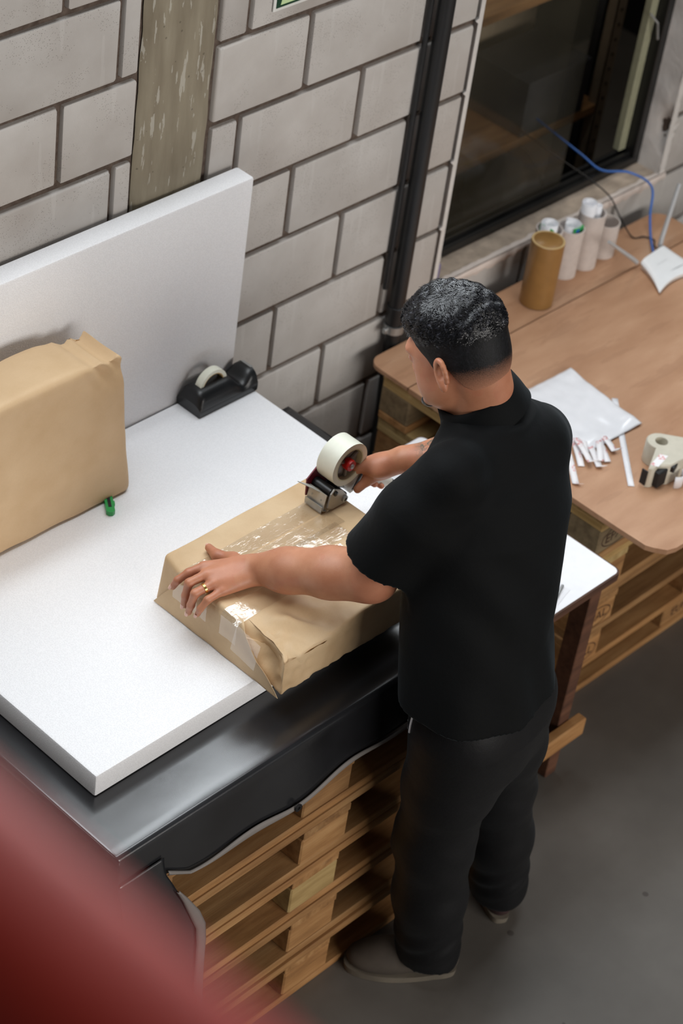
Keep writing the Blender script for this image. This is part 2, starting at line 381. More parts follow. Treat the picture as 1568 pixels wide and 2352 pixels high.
# window: plastered reveals, sill, frame, panes
def ragged(u, o, a=0.005): return a * nz((u, 0, 0), 22, o) + a * 0.6 * nz((u, 0, 0), 60, o + 5)
b = B()                                                      # left jamb edge and right reveal
b.grid(lambda u, v: (WX0 - 0.004 + (0.010 + ragged(u * 1.2, 1, .004)) * v, -0.004 - 0.001 * v, 0.815 + u * 1.18), 90, 2)
b.box((WX0 + 0.004, -0.004, 0.815), (WX0 + 0.012, 0.085, 2.0))
for j in range(1, 7):                                        # mortar squeezed out at each course
    zz = 0.8 + 0.2 * j; b.add([(WX0 + 0.004, -0.005, zz - .012), (WX0 - 0.014, -0.004, zz + .004), (WX0 + 0.004, -0.005, zz + .013), (WX0 + 0.006, 0.02, zz)], [(0, 1, 2), (0, 3, 1), (1, 3, 2), (0, 2, 3)])
part('jamb_plaster', b, M['plaster'], wall)
def rev(u, v):
    z = 0.815 + u * 1.185; y = -0.004 + v * 0.1; g = math.exp(-((z - 0.965) / .05) ** 2 - ((y + .0) / .035) ** 2)
    return (WX1 - 0.016 + 0.045 * g * (0.7 + 0.6 * nz((0, y, z), 60)) + 0.003 * nz((0, y, z), 14), y + (0.004 * nz((0, 0, z), 25) if v == 0 else 0), z)
b = B().grid(rev, 110, 16); b.grid(lambda u, v: (WX1 - 0.016 + v * (0.030 + ragged(u * 1.2, 4, .007)), -0.005 + .002 * v, 0.815 + u * 1.185 if not (0.08 < u < 0.17) else 0.815 + u * 1.185), 100, 2)
part('reveal_plaster', b, M['plaster'], wall, smooth=True, angle=60)
t1 = B(); t1.grid(lambda u, v: (0.596 + u * 1.02, -0.006 + v * 0.10, 0.8185 + 0.0022 * nz((u * 1.02, v * .1, 0), 26) - (0.004 if v == 0 else 0)), 120, 10)
sill = struct('trim_1', t1, M['sillplaster'], smooth=True)
t2 = B(); t2.grid(lambda u, v: (0.592 + u * 1.028, -0.008 - 0.003 * math.sin(v * 3.1), 0.8165 - v * (0.026 + ragged(u * 1.02, 2, .011))), 140, 4)
t2.grid(lambda u, v: (0.592 + u * 1.028, -0.008 + v * (0.016 + ragged(u * 1.02, 7, .006)), 0.8168 + .003), 140, 2)
part('sill_edge', t2, M['sillwhite'], sill, smooth=True)
WY = 0.085
win = bpy.data.objects.new('window_1', None); COL.objects.link(win); win.location = (WX0, WY, 0.82); win['kind'] = 'structure'
fb = B(); fb.box((WX0 + .012, WY - .012, .82), (WX1 - .016, WY + .05, .846), .002); fb.box((WX0 + .012, WY + .004, .846), (WX1 - .016, WY + .012, .858), .001); fb.box((WX0 + .012, WY + .028, .846), (WX1 - .016, WY + .036, .858), .001)
fb.box((WX1 - .046, WY - .012, .846), (WX1 - .016, WY + .05, 2.0), .002); fb.box((WX0 + .012, WY - .012, .846), (WX0 + .034, WY + .05, 2.0), .002); fb.box((WX0 + .012, WY - .012, 1.97), (WX1 - .016, WY + .05, 2.0), .002)
part('window_frame', fb, M['alu_black'], win)
part('sash_stile', B().box((WX1 - .078, WY + .022, .86), (WX1 - .047, WY + .046, 1.97), .002), M['alu_pale'], win)
part('latch_handle', B().tube([(WX1 - .095, WY + .01, 1.315), (WX1 - .07, WY - .004, 1.285), (WX1 - .052, WY - .004, 1.23)], .0035, 8), M['steel'], win)
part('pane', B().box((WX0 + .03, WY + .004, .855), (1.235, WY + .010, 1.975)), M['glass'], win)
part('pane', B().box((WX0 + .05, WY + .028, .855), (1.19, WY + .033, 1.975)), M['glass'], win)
# clerestory frame (out of frame)
fb = B(); fb.box((CX0, .03, CZ0), (CX1, .08, CZ0 + .04)); fb.box((CX0, .03, CZ1 - .04), (CX1, .08, CZ1))
for k in range(5): fb.box((CX0 + k * (CX1 - CX0 - .04) / 4, .03, CZ0), (CX0 + .04 + k * (CX1 - CX0 - .04) / 4, .08, CZ1))
cw = struct('window_2', fb, M['alu_black'])
d_ = area('store_fill', (1.5, .95, 2.5), (1.5, .75, 0), .9, .25, 7, (1.0, .93, .82))  # weak unseen light added so the shelf shapes show behind the glass
# store room behind the window
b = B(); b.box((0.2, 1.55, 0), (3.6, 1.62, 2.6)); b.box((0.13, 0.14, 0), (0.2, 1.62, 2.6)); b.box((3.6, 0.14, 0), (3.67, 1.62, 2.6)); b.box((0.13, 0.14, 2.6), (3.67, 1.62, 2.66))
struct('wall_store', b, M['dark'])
struct('ceiling', B().box((-6, -8, 7.2), (6, 1.6, 7.3)), M['slab'])
# exit sign, only its lower corner is in frame
s = thing('exit_sign', 'green and white exit sign fixed to the block wall, only its corner in view', 'sign', (-0.01, -0.004, 1.90))
part('plate', B().box((-0.137, -0.006, 1.838), (0.16, -0.002, 2.0), .001), M['signwhite'], s)
part('green_panel', B().box((-0.130, -0.0072, 1.846), (0.153, -0.0055, 1.993)), M['signgreen'], s)
part('pale_figure', B().prism([(-.118, 1.852), (-.02, 1.852), (.02, 1.90), (-.03, 1.985), (-.085, 1.985)], (0, -0.0074, 0), (1, 0, 0), (0, 0, 1), (0, -1, 0), 0.0006), M['signpale'], s)

# black riser pipe with steel clamp
pp = thing('riser_pipe', 'black painted steel pipe running up the block wall beside the window', 'pipe', (0.432, -0.03, 0))
part('tube', B().tube([(0.455, -0.03, 0.0), (0.448, -0.03, 0.5), (0.432, -0.03, 0.8), (0.432, -0.03, 3.2)], 0.0215, 24), M['pipe'], pp, smooth=True)
part('coupling', B().lathe([(0.0215, 0), (0.0265, .002), (0.0265, .05), (0.0215, .052)], (0.434, -0.03, 0.795), n=24), M['pipe'], pp, smooth=True)
part('clamp', B().lathe([(0.0275, 0), (0.0275, .022)], (0.434, -0.03, 0.765), n=24).box((0.395, -.036, .768), (0.415, -.024, .785), .002), M['steel'], pp, smooth=True)
# second cable duct beside the pipe
solo('cable_conduit', B().tube([(0.398, -0.010, 0.9), (0.398, -0.010, 3.0)], 0.0075, 10), M['pipe'], 'thin black conduit running close beside the black riser pipe', 'conduit', (0.398, -.01, .9), smooth=True)

# ------------------------------------------------------------------ mezzanine and red handrail in front of the lens
struct('floor_mezzanine', B().box((-6, -8, 2.42), (-3.24, 0, 2.6)), M['slab'])
rl = thing('handrail', 'thick red painted steel handrail, out of focus across the bottom left corner', 'railing', (-3.19, -3.0, 2.6))
part('rail', B().tube([(-3.1925, -7.5, 3.682), (-3.1925, -0.05, 3.682)], 0.0325, 32), M['red'], rl, smooth=True)
for y in (-7.2, -5.4, -0.6): part('post', B().tube([(-3.27, y, 2.6), (-3.27, y, 3.55), (-3.1925, y, 3.68)], 0.02, 16), M['red'], rl, smooth=True)

# ------------------------------------------------------------------ materials of the things
M['woodA'] = m_wood('pallet_pine', (srgb(128, 90, 52), srgb(172, 128, 80), srgb(200, 158, 108)))
M['woodB'] = m_wood('pallet_pine_pale', (srgb(150, 122, 74), srgb(186, 158, 106), srgb(206, 182, 130)))
M['woodC'] = m_wood('pressed_block', (srgb(92, 78, 58), srgb(128, 112, 86), srgb(150, 134, 104)))
M['woodD'] = m_wood('dark_bench_wood', (srgb(64, 40, 28), srgb(96, 62, 44), srgb(120, 82, 60)))
M['stamp'] = simple('burnt_stamp', srgb(58, 32, 18), 0.9, 0.1)
M['tarp'] = m_tarp(); M['hem'] = simple('tarp_grey_back', srgb(128, 122, 118), 0.6, 0.06, 20, 0.2)
M['foam'] = m_foam()
M['kraft'] = m_kraft('kraft_paper', srgb(202, 170, 130), srgb(220, 192, 154))
M['kraft2'] = m_kraft('kraft_paper_smooth', srgb(204, 172, 132), srgb(216, 186, 148), 0.12)
M['clear'] = m_clear('clear_tape')
M['hardboard'] = m_hardboard()
M['hardedge'] = simple('hardboard_edge', srgb(150, 112, 78), 0.9, 0.15)
M['blackplastic'] = simple('black_plastic', srgb(24, 25, 27), 0.32, 0.08)
M['blackmatt'] = simple('black_rubber', srgb(20, 20, 22), 0.6, 0.08)
M['tape'] = simple('white_tape_roll', srgb(228, 228, 212), 0.35, 0.03, 60)
M['tapeside'] = simple('tape_roll_side', srgb(208, 208, 176), 0.45, 0.03, 60)
M['grey'] = simple('light_grey_plastic', srgb(190, 188, 180), 0.4, 0.05)
M['metalgrey'] = simple('grey_metal', srgb(178, 174, 166), 0.35, 0.08, 40, Metallic=0.35)
M['redplastic'] = simple('red_plastic', srgb(206, 34, 30), 0.35, 0.05)
M['magenta'] = simple('dark_red_plate', srgb(110, 16, 40), 0.4, 0.05)
M['hub'] = simple('smoky_hub', srgb(120, 112, 108), 0.3, 0.1)
M['green'] = simple('green_plastic', srgb(46, 160, 84), 0.35, 0.06)
M['white'] = simple('white_laminate', srgb(236, 236, 240), 0.35, 0.02)
M['paper'] = simple('white_paper', srgb(232, 232, 236), 0.6, 0.03)
M['glosswhite'] = simple('glossy_white_film', srgb(232, 232, 236), 0.16, 0.02)
M['rolltube'] = simple('grey_white_card', srgb(206, 196, 190), 0.8, 0.06, 50)
M['brownfilm'] = simple('brown_tube_film', srgb(148, 110, 62), 0.28, 0.08, 30)
M['cardedge'] = simple('card_edge', srgb(196, 168, 118), 0.8, 0.06)
M['beige'] = simple('beige_plastic', srgb(196, 190, 174), 0.4, 0.06)
M['routerwhite'] = simple('router_white', srgb(236, 238, 240), 0.35, 0.02)
M['antenna'] = simple('antenna_grey', srgb(176, 178, 180), 0.4, 0.04)
M['blue'] = simple('blue_cable', srgb(52, 108, 190), 0.45, 0.05); M['cable'] = simple('black_cable', srgb(26, 24, 24), 0.5, 0.05)
M['gold'] = simple('gold', srgb(230, 190, 110), 0.25, 0.05, 40, Metallic=1.0)
def m_printed():
    t = NT('printed_label'); v = t.coord(); wv = t.n('ShaderNodeTexBrick'); wv.inputs['Scale'].default_value = 90; t.l(v, wv.inputs['Vector'])
    n = t.math('MULTIPLY', t.math('GREATER_THAN', t.noise(v, 160, 3), 0.5), t.math('GREATER_THAN', t.noise(v, 26, 1), 0.54))
    t.base(t.mix(t.math('MULTIPLY', n, 0.8), srgb(236, 234, 236), srgb(214, 120, 118))); t.set(Roughness=0.5); return t.m
M['label'] = m_printed()

# ------------------------------------------------------------------ pallets (1200 x 800 x 144)
_pm = {}
def plank(name, L, Wd, H, mat, bev=0.002):
    k = (name, L, Wd, H, mat.name)
    if k not in _pm:
        me = B().box((-L / 2, -Wd / 2, -H / 2), (L / 2, Wd / 2, H / 2), bev).mesh(name); me.materials.append(mat); _pm[k] = me
    return _pm[k]
YW = [0.0725, 0.2363, 0.40, 0.5637, 0.7275]; DW = [0.145, 0.10, 0.145, 0.10, 0.145]
def pallet(x, y, z, label, group, pale=False, shift=0.0, blkmat=None, dp=0.8):
    r = thing('pallet', label, 'pallet', (x, y, z), group)
    wm = [M['woodB'], M['woodA']] if pale else [M['woodA'], M['woodA']]
    blocks = []
    for yc, wd in zip(YW, DW):
        yc = yc if dp == 0.8 else .0725 + (yc - .0725) * (dp - .145) / .655
        o = link('deck_board', plank('deck_board', 1.2, wd, .022, wm[0]), None, r, (0.6, yc + random.uniform(-.003, .003), .133)); o.rotation_euler.z = random.uniform(-.002, .002)
    for xc in (0.0725, 0.6, 1.1275):
        o = link('stringer_board', plank('stringer_board', dp, .145, .022, wm[0]), None, r, (xc, dp / 2, .111)); o.rotation_euler.z = math.pi / 2
    for xi, xc in enumerate((0.0725 + shift, 0.6, 1.1275)):
        for yc, wd in ((0.05, .1), (dp / 2, .145), (dp - .05, .1)):
            bmat = blkmat if (blkmat and xi == 0) else random.choice([M['woodA'], M['woodA'], M['woodB']])
            o = link('block', plank('block', .145, wd, .078, bmat, .0035), None, r, (xc + random.uniform(-.004, .004), yc + random.uniform(0, .003), .061)); blocks.append(o)
    for yc, wd in ((0.05, .1), (dp / 2, .145), (dp - .05, .1)):
        link('bottom_board', plank('bottom_board', 1.2, wd, .022, wm[1]), None, r, (0.6, yc, .011))
    return r, blocks
ORD = ['bottom', 'second', 'third', 'fourth', 'fifth', 'sixth']
LYF = [-1.022, -1.016, -1.012, -1.008, -1.002, -0.984]; LXO = [-1.375, -1.372, -1.385, -1.368, -1.375, -1.37]
for k in range(6):
    pallet(LXO[k], LYF[k], 0.144 * k, 'wooden pallet, %s from the floor in the stack under the black cover' % ORD[k] if k < 5 else 'topmost pallet of the left stack, wrapped under the black cover', 'pallets under the packing table', pale=False)
RYF = [-0.803, -0.832, -0.848, -0.848, -0.848]; RXO = [0.325, 0.335, 0.34, 0.335, 0.33]; RSH = [0, 0, 0, 0, 0]
rb = []
for k in range(5):
    r_, bl = pallet(RXO[k], RYF[k], 0.144 * k, 'wooden pallet, %s from the floor in the stack under the brown hardboard' % ORD[k] if k < 4 else 'topmost pallet of the right stack, directly under the brown hardboard', 'pallets under the hardboard table', pale=(k >= 3), shift=RSH[k], blkmat=M['woodC'] if k == 4 else M['woodA'], dp=.742)
    rb.append(bl)
def text_mesh(txt, size):
    c = bpy.data.curves.new('stamp', 'FONT'); c.body = txt; c.size = size; c.align_x = 'CENTER'; c.align_y = 'CENTER'; c.extrude = 0.0002
    o = bpy.data.objects.new('stamp_tmp', c); COL.objects.link(o); dg = bpy.context.evaluated_depsgraph_get(); dg.update()
    me = bpy.data.meshes.new_from_object(o.evaluated_get(dg)); bpy.data.objects.remove(o); me.name = 'stamp'; return me
def stamp(block, txt, ring=True, dx=0.0):
    hy = -0.0502
    me = text_mesh(txt, 0.042); me.transform(Matrix.Rotation(math.pi / 2, 4, 'X'))
    me.materials.append(M['stamp'])
    link('stamp_text', me, None, block, (dx, hy, -0.002))
    if ring:
        bb = B(); pts = [(dx + .058 * math.cos(a), 0.0, .030 * math.sin(a)) for a in np.linspace(0, 2 * math.pi, 41)]
        bb.tube(pts, .0016, 6, cap=False); o = link('stamp_ring', bb.mesh('stamp_ring'), M['stamp'], block, (0, hy, -.002)); o.scale = (1, .3, 1)
stamp(rb[2][0], 'EPAL'); stamp(rb[4][0], 'EPAL'); stamp(rb[1][0], 'EPAL'); stamp(rb[0][3], 'EUR', ring=False)

# ------------------------------------------------------------------ black cover over the left stack
TX0, TX1, TYB, TYF, TZ = -1.392, -0.128, -0.19, -1.006, 0.870
tp = thing('black_cover', 'black plastic cover draped over the left pallet stack as a table top', 'cover', (-0.76, -0.6, 0.868))
def hemz(x): return 0.704 + 0.010 * math.sin(x * 9 + 1) + 0.006 * math.sin(x * 23) + .03 * max(0, (-x - 1.20) / .07)
def yfront(x, z):
    d = (TZ - z)
    return TYF - 0.060 * d - 0.0022 * math.sin(x * 12 + z * 9) * min(1, d * 8) - 0.002 * nz((x, 0, z), 5) * min(1, d * 8)
def xflap(z): return float(np.interp(z, [.30, .40, .50, .55, .60, .66, .70, .76], [-1.172, -1.174, -1.172, -1.176, -1.195, -1.225, -1.248, -1.275]))
def yfl(z): return TYF - .060 * (TZ - z) - .0035 - .012 * max(0.0, min(1.0, (.79 - z) / .06))
def sect(s_, x):                                             # s_ 0..1 : top back -> front edge -> hem
    if s_ < 0.72:
        y = TYB + (TYF + 0.012 - TYB) * (s_ / 0.72); return (x, y, TZ + 0.0012 * nz((x, y, 0), 4))
    if s_ < 0.80:
        a = (s_ - 0.72) / 0.08 * math.pi / 2; return (x, TYF + 0.012 - 0.012 * math.sin(a), TZ - 0.012 * (1 - math.cos(a)))
    hz = hemz(x); z = (TZ - 0.012) + (hz - TZ + 0.012) * (s_ - 0.80) / 0.20
    return (x, yfront(x, z), z)
b = B(); b.grid(lambda u, v: sect(v, TX0 + u * (TX1 - TX0)), 210, 50)
b.grid(lambda u, v: (TX0 - 0.004 * math.sin(v * 1.5) - .006 * nz((0, u * 2, v), 4) * v, TYB + u * (yfl(TZ - v * .57) - TYB), TZ - v * 0.57), 40, 24)
b.grid(lambda u, v: (TX1 + 0.004 * math.sin(v * 1.5), TYB + u * (yfront(TX1, TZ - v * .17) - TYB), TZ - v * 0.17), 30, 8)
b.grid(lambda u, v: (TX0 + u * (xflap(.80 - .50 * v) - TX0), yfl(.80 - .50 * v), .80 - .50 * v), 14, 44)
sheet = part('sheet', b, M['tarp'], tp, smooth=True, angle=70, solid=0.0012)
b = B()
def hemfn(u, v):
    x = -1.262 + u * (TX1 + 1.262); z = hemz(x); wdt = 0.017 + 0.008 * math.sin(x * 17) * math.sin(x * 5 + 1)
    return (x, yfront(x, z) - 0.005 - .004 * math.sin(v * 3.1), z + (v - 0.15) * wdt)
b.grid(hemfn, 150, 4)
b.grid(lambda u, v: (xflap(.70 - u * .40) + (v - .6) * .026 * min(1, .25 + u * 3), yfl(.70 - u * .40) - .004 - .004 * math.sin(v * 3.1), .70 - u * 0.40), 40, 4)
part('hem', b, M['hem'], tp, smooth=True, solid=0.0012)
b = B(); b.lathe([(.004, 0), (.009, 0), (.010, .0015), (.009, .003), (.004, .003)], (-0.905, yfront(-.905, hemz(-.905)) - .0105, hemz(-0.905) + .009), (0, -1, 0), 20, closed=True)
part('eyelet', b, M['blackmatt'], tp, smooth=True)

# ------------------------------------------------------------------ foam sheets
def foam(lo, hi):
    bb = B(); bb.box(lo, hi, 0.006); return bb
solo('foam_sheet', foam((-1.322, -0.857, 0.8716), (-0.207, -0.073, 0.930)), M['foam'], 'thick white foam sheet lying flat on the black cover', 'foam', (-0.76, -0.46, 0.8716), smooth=True)
solo('foam_sheet', foam((-1.335, -0.070, 0.8716), (-0.207, -0.0135, 1.480)), M['foam'], 'thick white foam sheet standing upright against the block wall', 'foam', (-0.76, -0.03, 0.8716), smooth=True)

# ------------------------------------------------------------------ wrapped parcels
def wrapbox(lo, hi, n, rad, disp):
    """box with rounded edges on a fine grid, every vertex moved by disp(p, normal)"""
    lo = Vector(lo); hi = Vector(hi); c = (lo + hi) / 2; hd = (hi - lo) / 2
    V = []; Fc = []; idx = {}
    def vid(q):
        k = (round(q[0], 5), round(q[1], 5), round(q[2], 5))
        if k not in idx: idx[k] = len(V); V.append(Vector(q))
        return idx[k]
    for ax in range(3):
        a1, a2 = (ax + 1) % 3, (ax + 2) % 3
        for sg in (-1, 1):
            for i in range(n[a1]):
                for j in range(n[a2]):
                    q = []
                    for di, dj in ((0, 0), (1, 0), (1, 1), (0, 1)):
                        p = [0, 0, 0]; p[ax] = sg; p[a1] = -1 + 2 * (i + di) / n[a1]; p[a2] = -1 + 2 * (j + dj) / n[a2]; q.append(vid(p))
                    Fc.append(tuple(q) if sg > 0 else tuple(q[::-1]))
    out = []
    for p in V:
        q = Vector((p.x * hd.x, p.y * hd.y, p.z * hd.z)); inn = Vector([max(-hd[k] + rad, min(hd[k] - rad, q[k])) for k in range(3)])
        d = q - inn
        nrm = d.normalized() if d.length > 1e-6 else Vector((0, 0, 1)); w_ = inn + nrm * rad if d.length > 1e-6 else q
        out.append(disp(w_ + c, nrm))
    bb = B(); bb.add(out, Fc); return bb
def fac(p, s, o):                                            # faceted paper creases
    d = mnoise.voronoi(Vector((p[0] * s + o, p[1] * s, p[2] * s)))[0]; return d[1] - d[0]
def lp(p, n_):
    k = (p.z - .93) / .40
    q = p + n_ * (0.004 * nz(p, 6) + 0.002 * nz(p, 16, 4))
    q.x -= 0.045 * k * max(0, (p.x + 1.2) / .5); q.z += 0.012 * math.sin((p.x + 1.22) / .52 * 3.1) * max(0, k)
    g = math.exp(-((p.x + .74) / .055) ** 2 - ((p.z - 1.31) / .045) ** 2)
    q += n_ * (-0.030 * g * (0.35 + abs(math.sin(p.x * 62 + p.z * 40))) * .55); q.y += 0.03 * max(0, k - .85) * (-1 if p.y < -.2 else 0) * 0
    return q
o = solo('wrapped_parcel', wrapbox((-1.225, -0.247, 0.930), (-0.690, -0.112, 1.322), (50, 14, 40), 0.016, lp), M['kraft2'], 'tall brown paper parcel standing on edge in front of the upright foam', 'parcel', (-0.95, -0.18, 0.930), smooth=True, angle=75)
PX0, PX1, PY0, PY1, PZ0, PZ1 = -0.893, -0.440, -0.928, -0.550, 0.9305, 1.050
def pd(p, n_):
    q = p + n_ * (0.0025 * nz(p, 7, 2))
    fr = max(0, min(1, (-0.72 - p.y) / .14))                 # crumpled towards the front edge
    lf = max(0, min(1, (-0.66 - p.x) / .2))
    cr = fac(p, 15, 3.1) * 0.5 + fac(p, 32, 1.7) * 0.3
    q += n_ * (-(0.022 * fr * fr) * cr * (0.35 + .65 * lf)) 
    if p.z > PZ1 - .03: q.z -= 0.010 * fr * (0.5 + nz(p, 11, 5)) + 0.028 * max(0, (-0.83 - p.y) / .1) * lf
    if p.x < PX0 + .02 and p.y < -0.79:                      # paper tucked in behind the end flap
        top = 0.932 + 0.118 * ((p.y + 0.928) / 0.128) ** 0.8 if p.y > -.927 else .932
        q.x += 0.020 * max(0, min(1, (p.z - top + .02) / .03)) * max(0, min(1, (p.y + .928) / .03))
    q += n_ * (0.010 * math.exp(-((p.y + .86) / .03) ** 2 - ((p.x + .80) / .06) ** 2) * math.sin(p.x * 90 + p.y * 60) if p.z > 1.0 else 0)
    if p.x < PX0 + .03 and p.y > -0.62: q.x += 0.018 * (p.z - PZ0) / .12 * max(0, (p.y + .62) / .07)
    return q
pc = thing('taped_parcel', 'flat brown paper parcel being taped shut in front of the man', 'parcel', (-0.665, -0.74, 0.9305))
part('wrapping', wrapbox((PX0, PY0, PZ0), (PX1, PY1, PZ1), (64, 56, 18), 0.009, pd), M['kraft'], pc, smooth=True, angle=50)
b = B()                                                      # end flap folded up over the left end
fl = [(-0.553, .932), (-0.926, .932), (-0.868, 1.010), (-0.828, 1.046), (-0.80, 1.052), (-0.64, 1.046), (-0.628, 1.034)]
def flapfn(u, v):
    y = -0.926 + u * (0.926 - 0.553); ys = [q[0] for q in fl]
    if y < -0.80: top = 0.932 + (1.050 - 0.932) * ((y + 0.926) / 0.126) ** 0.8
    elif y < -0.635: top = 1.050
    else: top = 1.046 - (1.046 - 0.934) * ((y + 0.635) / 0.082) ** 1.1
    z = 0.932 + (top - .932) * v; edge = v ** 3
    lift = 0.004 + 0.012 * edge * max(0, 1 - abs(y + .865) / .06) + .0025 * nz((0, y, z), 16)
    return (PX0 - lift + (0.010 * max(0, (z - 1.035) / .015) if z > 1.035 else 0), y, z)
b.grid(flapfn, 44, 14); part('end_flap', b, M['kraft'], pc, smooth=True, solid=0.0009)
def strip(y0, y1, x0, x1, o_, wrap=True, zlift=0.0):
    bb = B(); n = 70
    def fn(u, v):
        y = y0 + (y1 - y0) * v; L1 = x1 - (PX0 - .004); s_ = u * (L1 + (0.055 if wrap else 0))
        if s_ <= L1 or not wrap:
            x = x1 - s_ if wrap else x1 + (x0 - x1) * u
            q = pd(Vector((x, y, PZ1)), Vector((0, 0, 1))); return (max(x, PX0 - .004), y, q.z + 0.0016 + zlift + 0.0008 * nz((x, y, 0), 55, o_))
        d = s_ - L1; return (PX0 - 0.0115 - .0015 * nz((0, y, d), 50, o_), y, PZ1 - 0.004 - d)
    bb.grid(fn, n, 8); return bb
for y0, y1, x0, x1, o_, wr, zl in ((-0.660, -0.612, 0, -0.47, 1, True, 0.0), (-0.712, -0.664, 0, -0.50, 2, True, .0004), (-0.800, -0.752, 0, -0.56, 3, True, .0006), (-0.748, -0.70, -0.85, -0.52, 4, False, .001)):
    part('tape_strip', strip(y0, y1, x0, x1, o_, wr, zl), M['clear'], pc, smooth=True)
b = B(); b.grid(lambda u, v: (PX0 - 0.013 - .002 * nz((0, u, v), 4), -0.80 - .07 * u + .01 * v, 1.05 - v * .075 - .01 * u), 10, 10); part('tape_strip', b, M['clear'], pc, smooth=True)

# ------------------------------------------------------------------ things on the foam
k_ = thing('box_cutter', 'green box cutter sticking out under the standing parcel', 'knife', (-0.775, -0.28, 0.9305))
dv = Vector((0.50, 0.74, 0)).normalized(); sv = Vector((dv.y, -dv.x, 0)); kc = Vector((-0.782, -0.284, 0.9308))
part('body', B().prism([(0, -.0095), (.115, -.0095), (.115, .0095), (0, .0095), (-.006, .004), (-.006, -.004)], kc, dv, sv, (0, 0, 1), .011), M['green'], k_)
part('slide_channel', B().prism([(.012, -.0035), (.1, -.0035), (.1, .0035), (.012, .0035)], kc + Vector((0, 0, .0112)), dv, sv, (0, 0, 1), .0006), M['blackmatt'], k_)
part('slider', B().prism([(.022, .0095), (.036, .0095), (.034, .0125), (.024, .0125)], kc + Vector((0, 0, .002)), dv, sv, (0, 0, 1), .007), M['green'], k_)
solo('marker_pen', B().tube([(-0.672, -0.21, .937), (-0.70, -0.19, .937)], .0065, 12), M['blackplastic'], 'small dark round end peeping out behind the standing parcel', 'pen', (-.68, -.2, .9305), smooth=True)

# desk tape dispenser: half round body with a dip for the roll and a cutting nose
td = thing('tape_dispenser', 'black desktop tape dispenser with a half used white roll by the upright foam', 'tape dispenser', (-0.295, -0.105, 0.930))
DX0, DX1, DYc, DZ = -0.392, -0.205, -0.1125, 0.9305
def dprof(x):
    u = (x - DX0) / (DX1 - DX0)
    h = 0.060
    if u < 0.10: h *= math.sqrt(max(0.02, 1 - ((0.10 - u) / 0.10) ** 2 * 0.75))
    if u > 0.55: h = 0.060 - 0.027 * math.exp(-((u - 0.77) / 0.11) ** 2)
    if u > 0.93: h = min(h, 0.056)
    return h, 0.038
def dbody(u, v):
    x = DX0 + u * (DX1 - DX0); h, wd = dprof(x); a = -0.35 + v * (math.pi + 0.70)
    yy = math.cos(a); zz = math.sin(a)
    y = DYc - wd * (abs(yy) ** 0.8) * (1 if yy > 0 else -1) * (1.0 + .06 * (zz < .2))
    z = DZ + 0.014 + (h - 0.014) * max(zz, 0) ** 0.75 if zz > 0 else DZ + 0.014 + zz * .04
    return (x, y, max(z, DZ + .0005))
b = B(); b.grid(dbody, 44, 30)
for ux in (0, 1):
    ring = [dbody(ux, j / 30) for j in range(31)]; b.add(ring, [tuple(range(31))])
part('body', b, M['blackplastic'], td, smooth=True, angle=50)
part('base_seam', B().box((DX0 + .003, DYc - .0405, DZ + .016), (DX1 - .003, DYc + .0405, DZ + .0175)), M['blackmatt'], td)
tr = part('tape_roll', B().lathe([(.0335, -.0095), (.0425, -.0095), (.0425, .0095), (.0335, .0095)], (-0.325, DYc, DZ + .0505), (0, 1, 0), 40, closed=True), M['tape'], td, smooth=True)
part('roll_core', B().lathe([(.0332, -.0093), (.0312, -.0093), (.0312, .0093), (.0332, .0093)], (-0.325, DYc, DZ + .0505), (0, 1, 0), 40, closed=True), M['cardedge'], tr, smooth=True)
part('cutter_blade', B().box((DX1 - .006, DYc - .016, DZ + .055), (DX1 + .001, DYc + .016, DZ + .0565)), M['steel'], td)

# ------------------------------------------------------------------ hardboard table on the right stack
HZ = 0.735
def slab(poly, z0, z1): return B().prism(poly, (0, 0, z0), (1, 0, 0), (0, 1, 0), (0, 0, 1), z1 - z0)
def arc(cx, cy, r, a0, a1, n=7): return [(cx + r * math.cos(math.radians(a0 + (a1 - a0) * i / n)), cy + r * math.sin(math.radians(a0 + (a1 - a0) * i / n))) for i in range(n + 1)]
rear = [(0.316, -0.199), (1.56, -0.199)] + arc(1.51, -0.10, 0.05, 0, 90) + arc(0.356, -0.095, 0.04, 90, 180)
solo('hardboard_panel', slab(rear, .7205, HZ - .003), M['hardboard'], 'narrow brown hardboard panel along the wall under the card tubes', 'board', (0.9, -0.15, .7205))
front = [(0.315, -0.90), (0.317, -0.981), (0.326, -0.999), (0.334, -1.010), (0.346, -1.026), (0.372, -1.034), (0.40, -1.035), (1.57, -1.035), (1.57, -0.2045), (0.313, -0.2045)]
solo('hardboard_panel', slab(front, .7205, HZ), M['hardboard'], 'large brown hardboard panel with a chipped corner on the right stack', 'board', (0.9, -0.6, .7205))

def ringtube(o, r, rin, h, n=40): return B().lathe([(rin, 0), (r, 0), (r, h), (rin, h)], o, n=n, closed=True)
t = thing('cardboard_tube', 'tall shiny brown cardboard tube standing in front of the white tubes', 'tube', (0.893, -0.142, HZ))
part('wall', B().lathe([(.0405, 0), (.0462, 0), (.0462, .195), (.0448, .196)], (0.893, -0.142, HZ), n=44), M['brownfilm'], t, smooth=True)
part('inner_card', B().lathe([(.0402, .003), (.0402, .1965), (.0452, .1965), (.0452, .193)], (0.893, -0.142, HZ), n=44), M['cardedge'], t, smooth=True)
def rolled(name, o, r0, h, turns, mat, label, cat='paper', tilt=(0, 0)):
    bb = B()
    def fn(u, v):
        a = u * turns * 2 * math.pi; r = r0 * (0.45 + 0.55 * u); z = v * h
        return (o[0] + r * math.cos(a) + tilt[0] * v, o[1] + r * math.sin(a) + tilt[1] * v, o[2] + z)
    bb.grid(fn, 40, 3); return solo(name, bb, mat, label, cat, o, smooth=True, solid=.0006)
ZR = HZ - .003
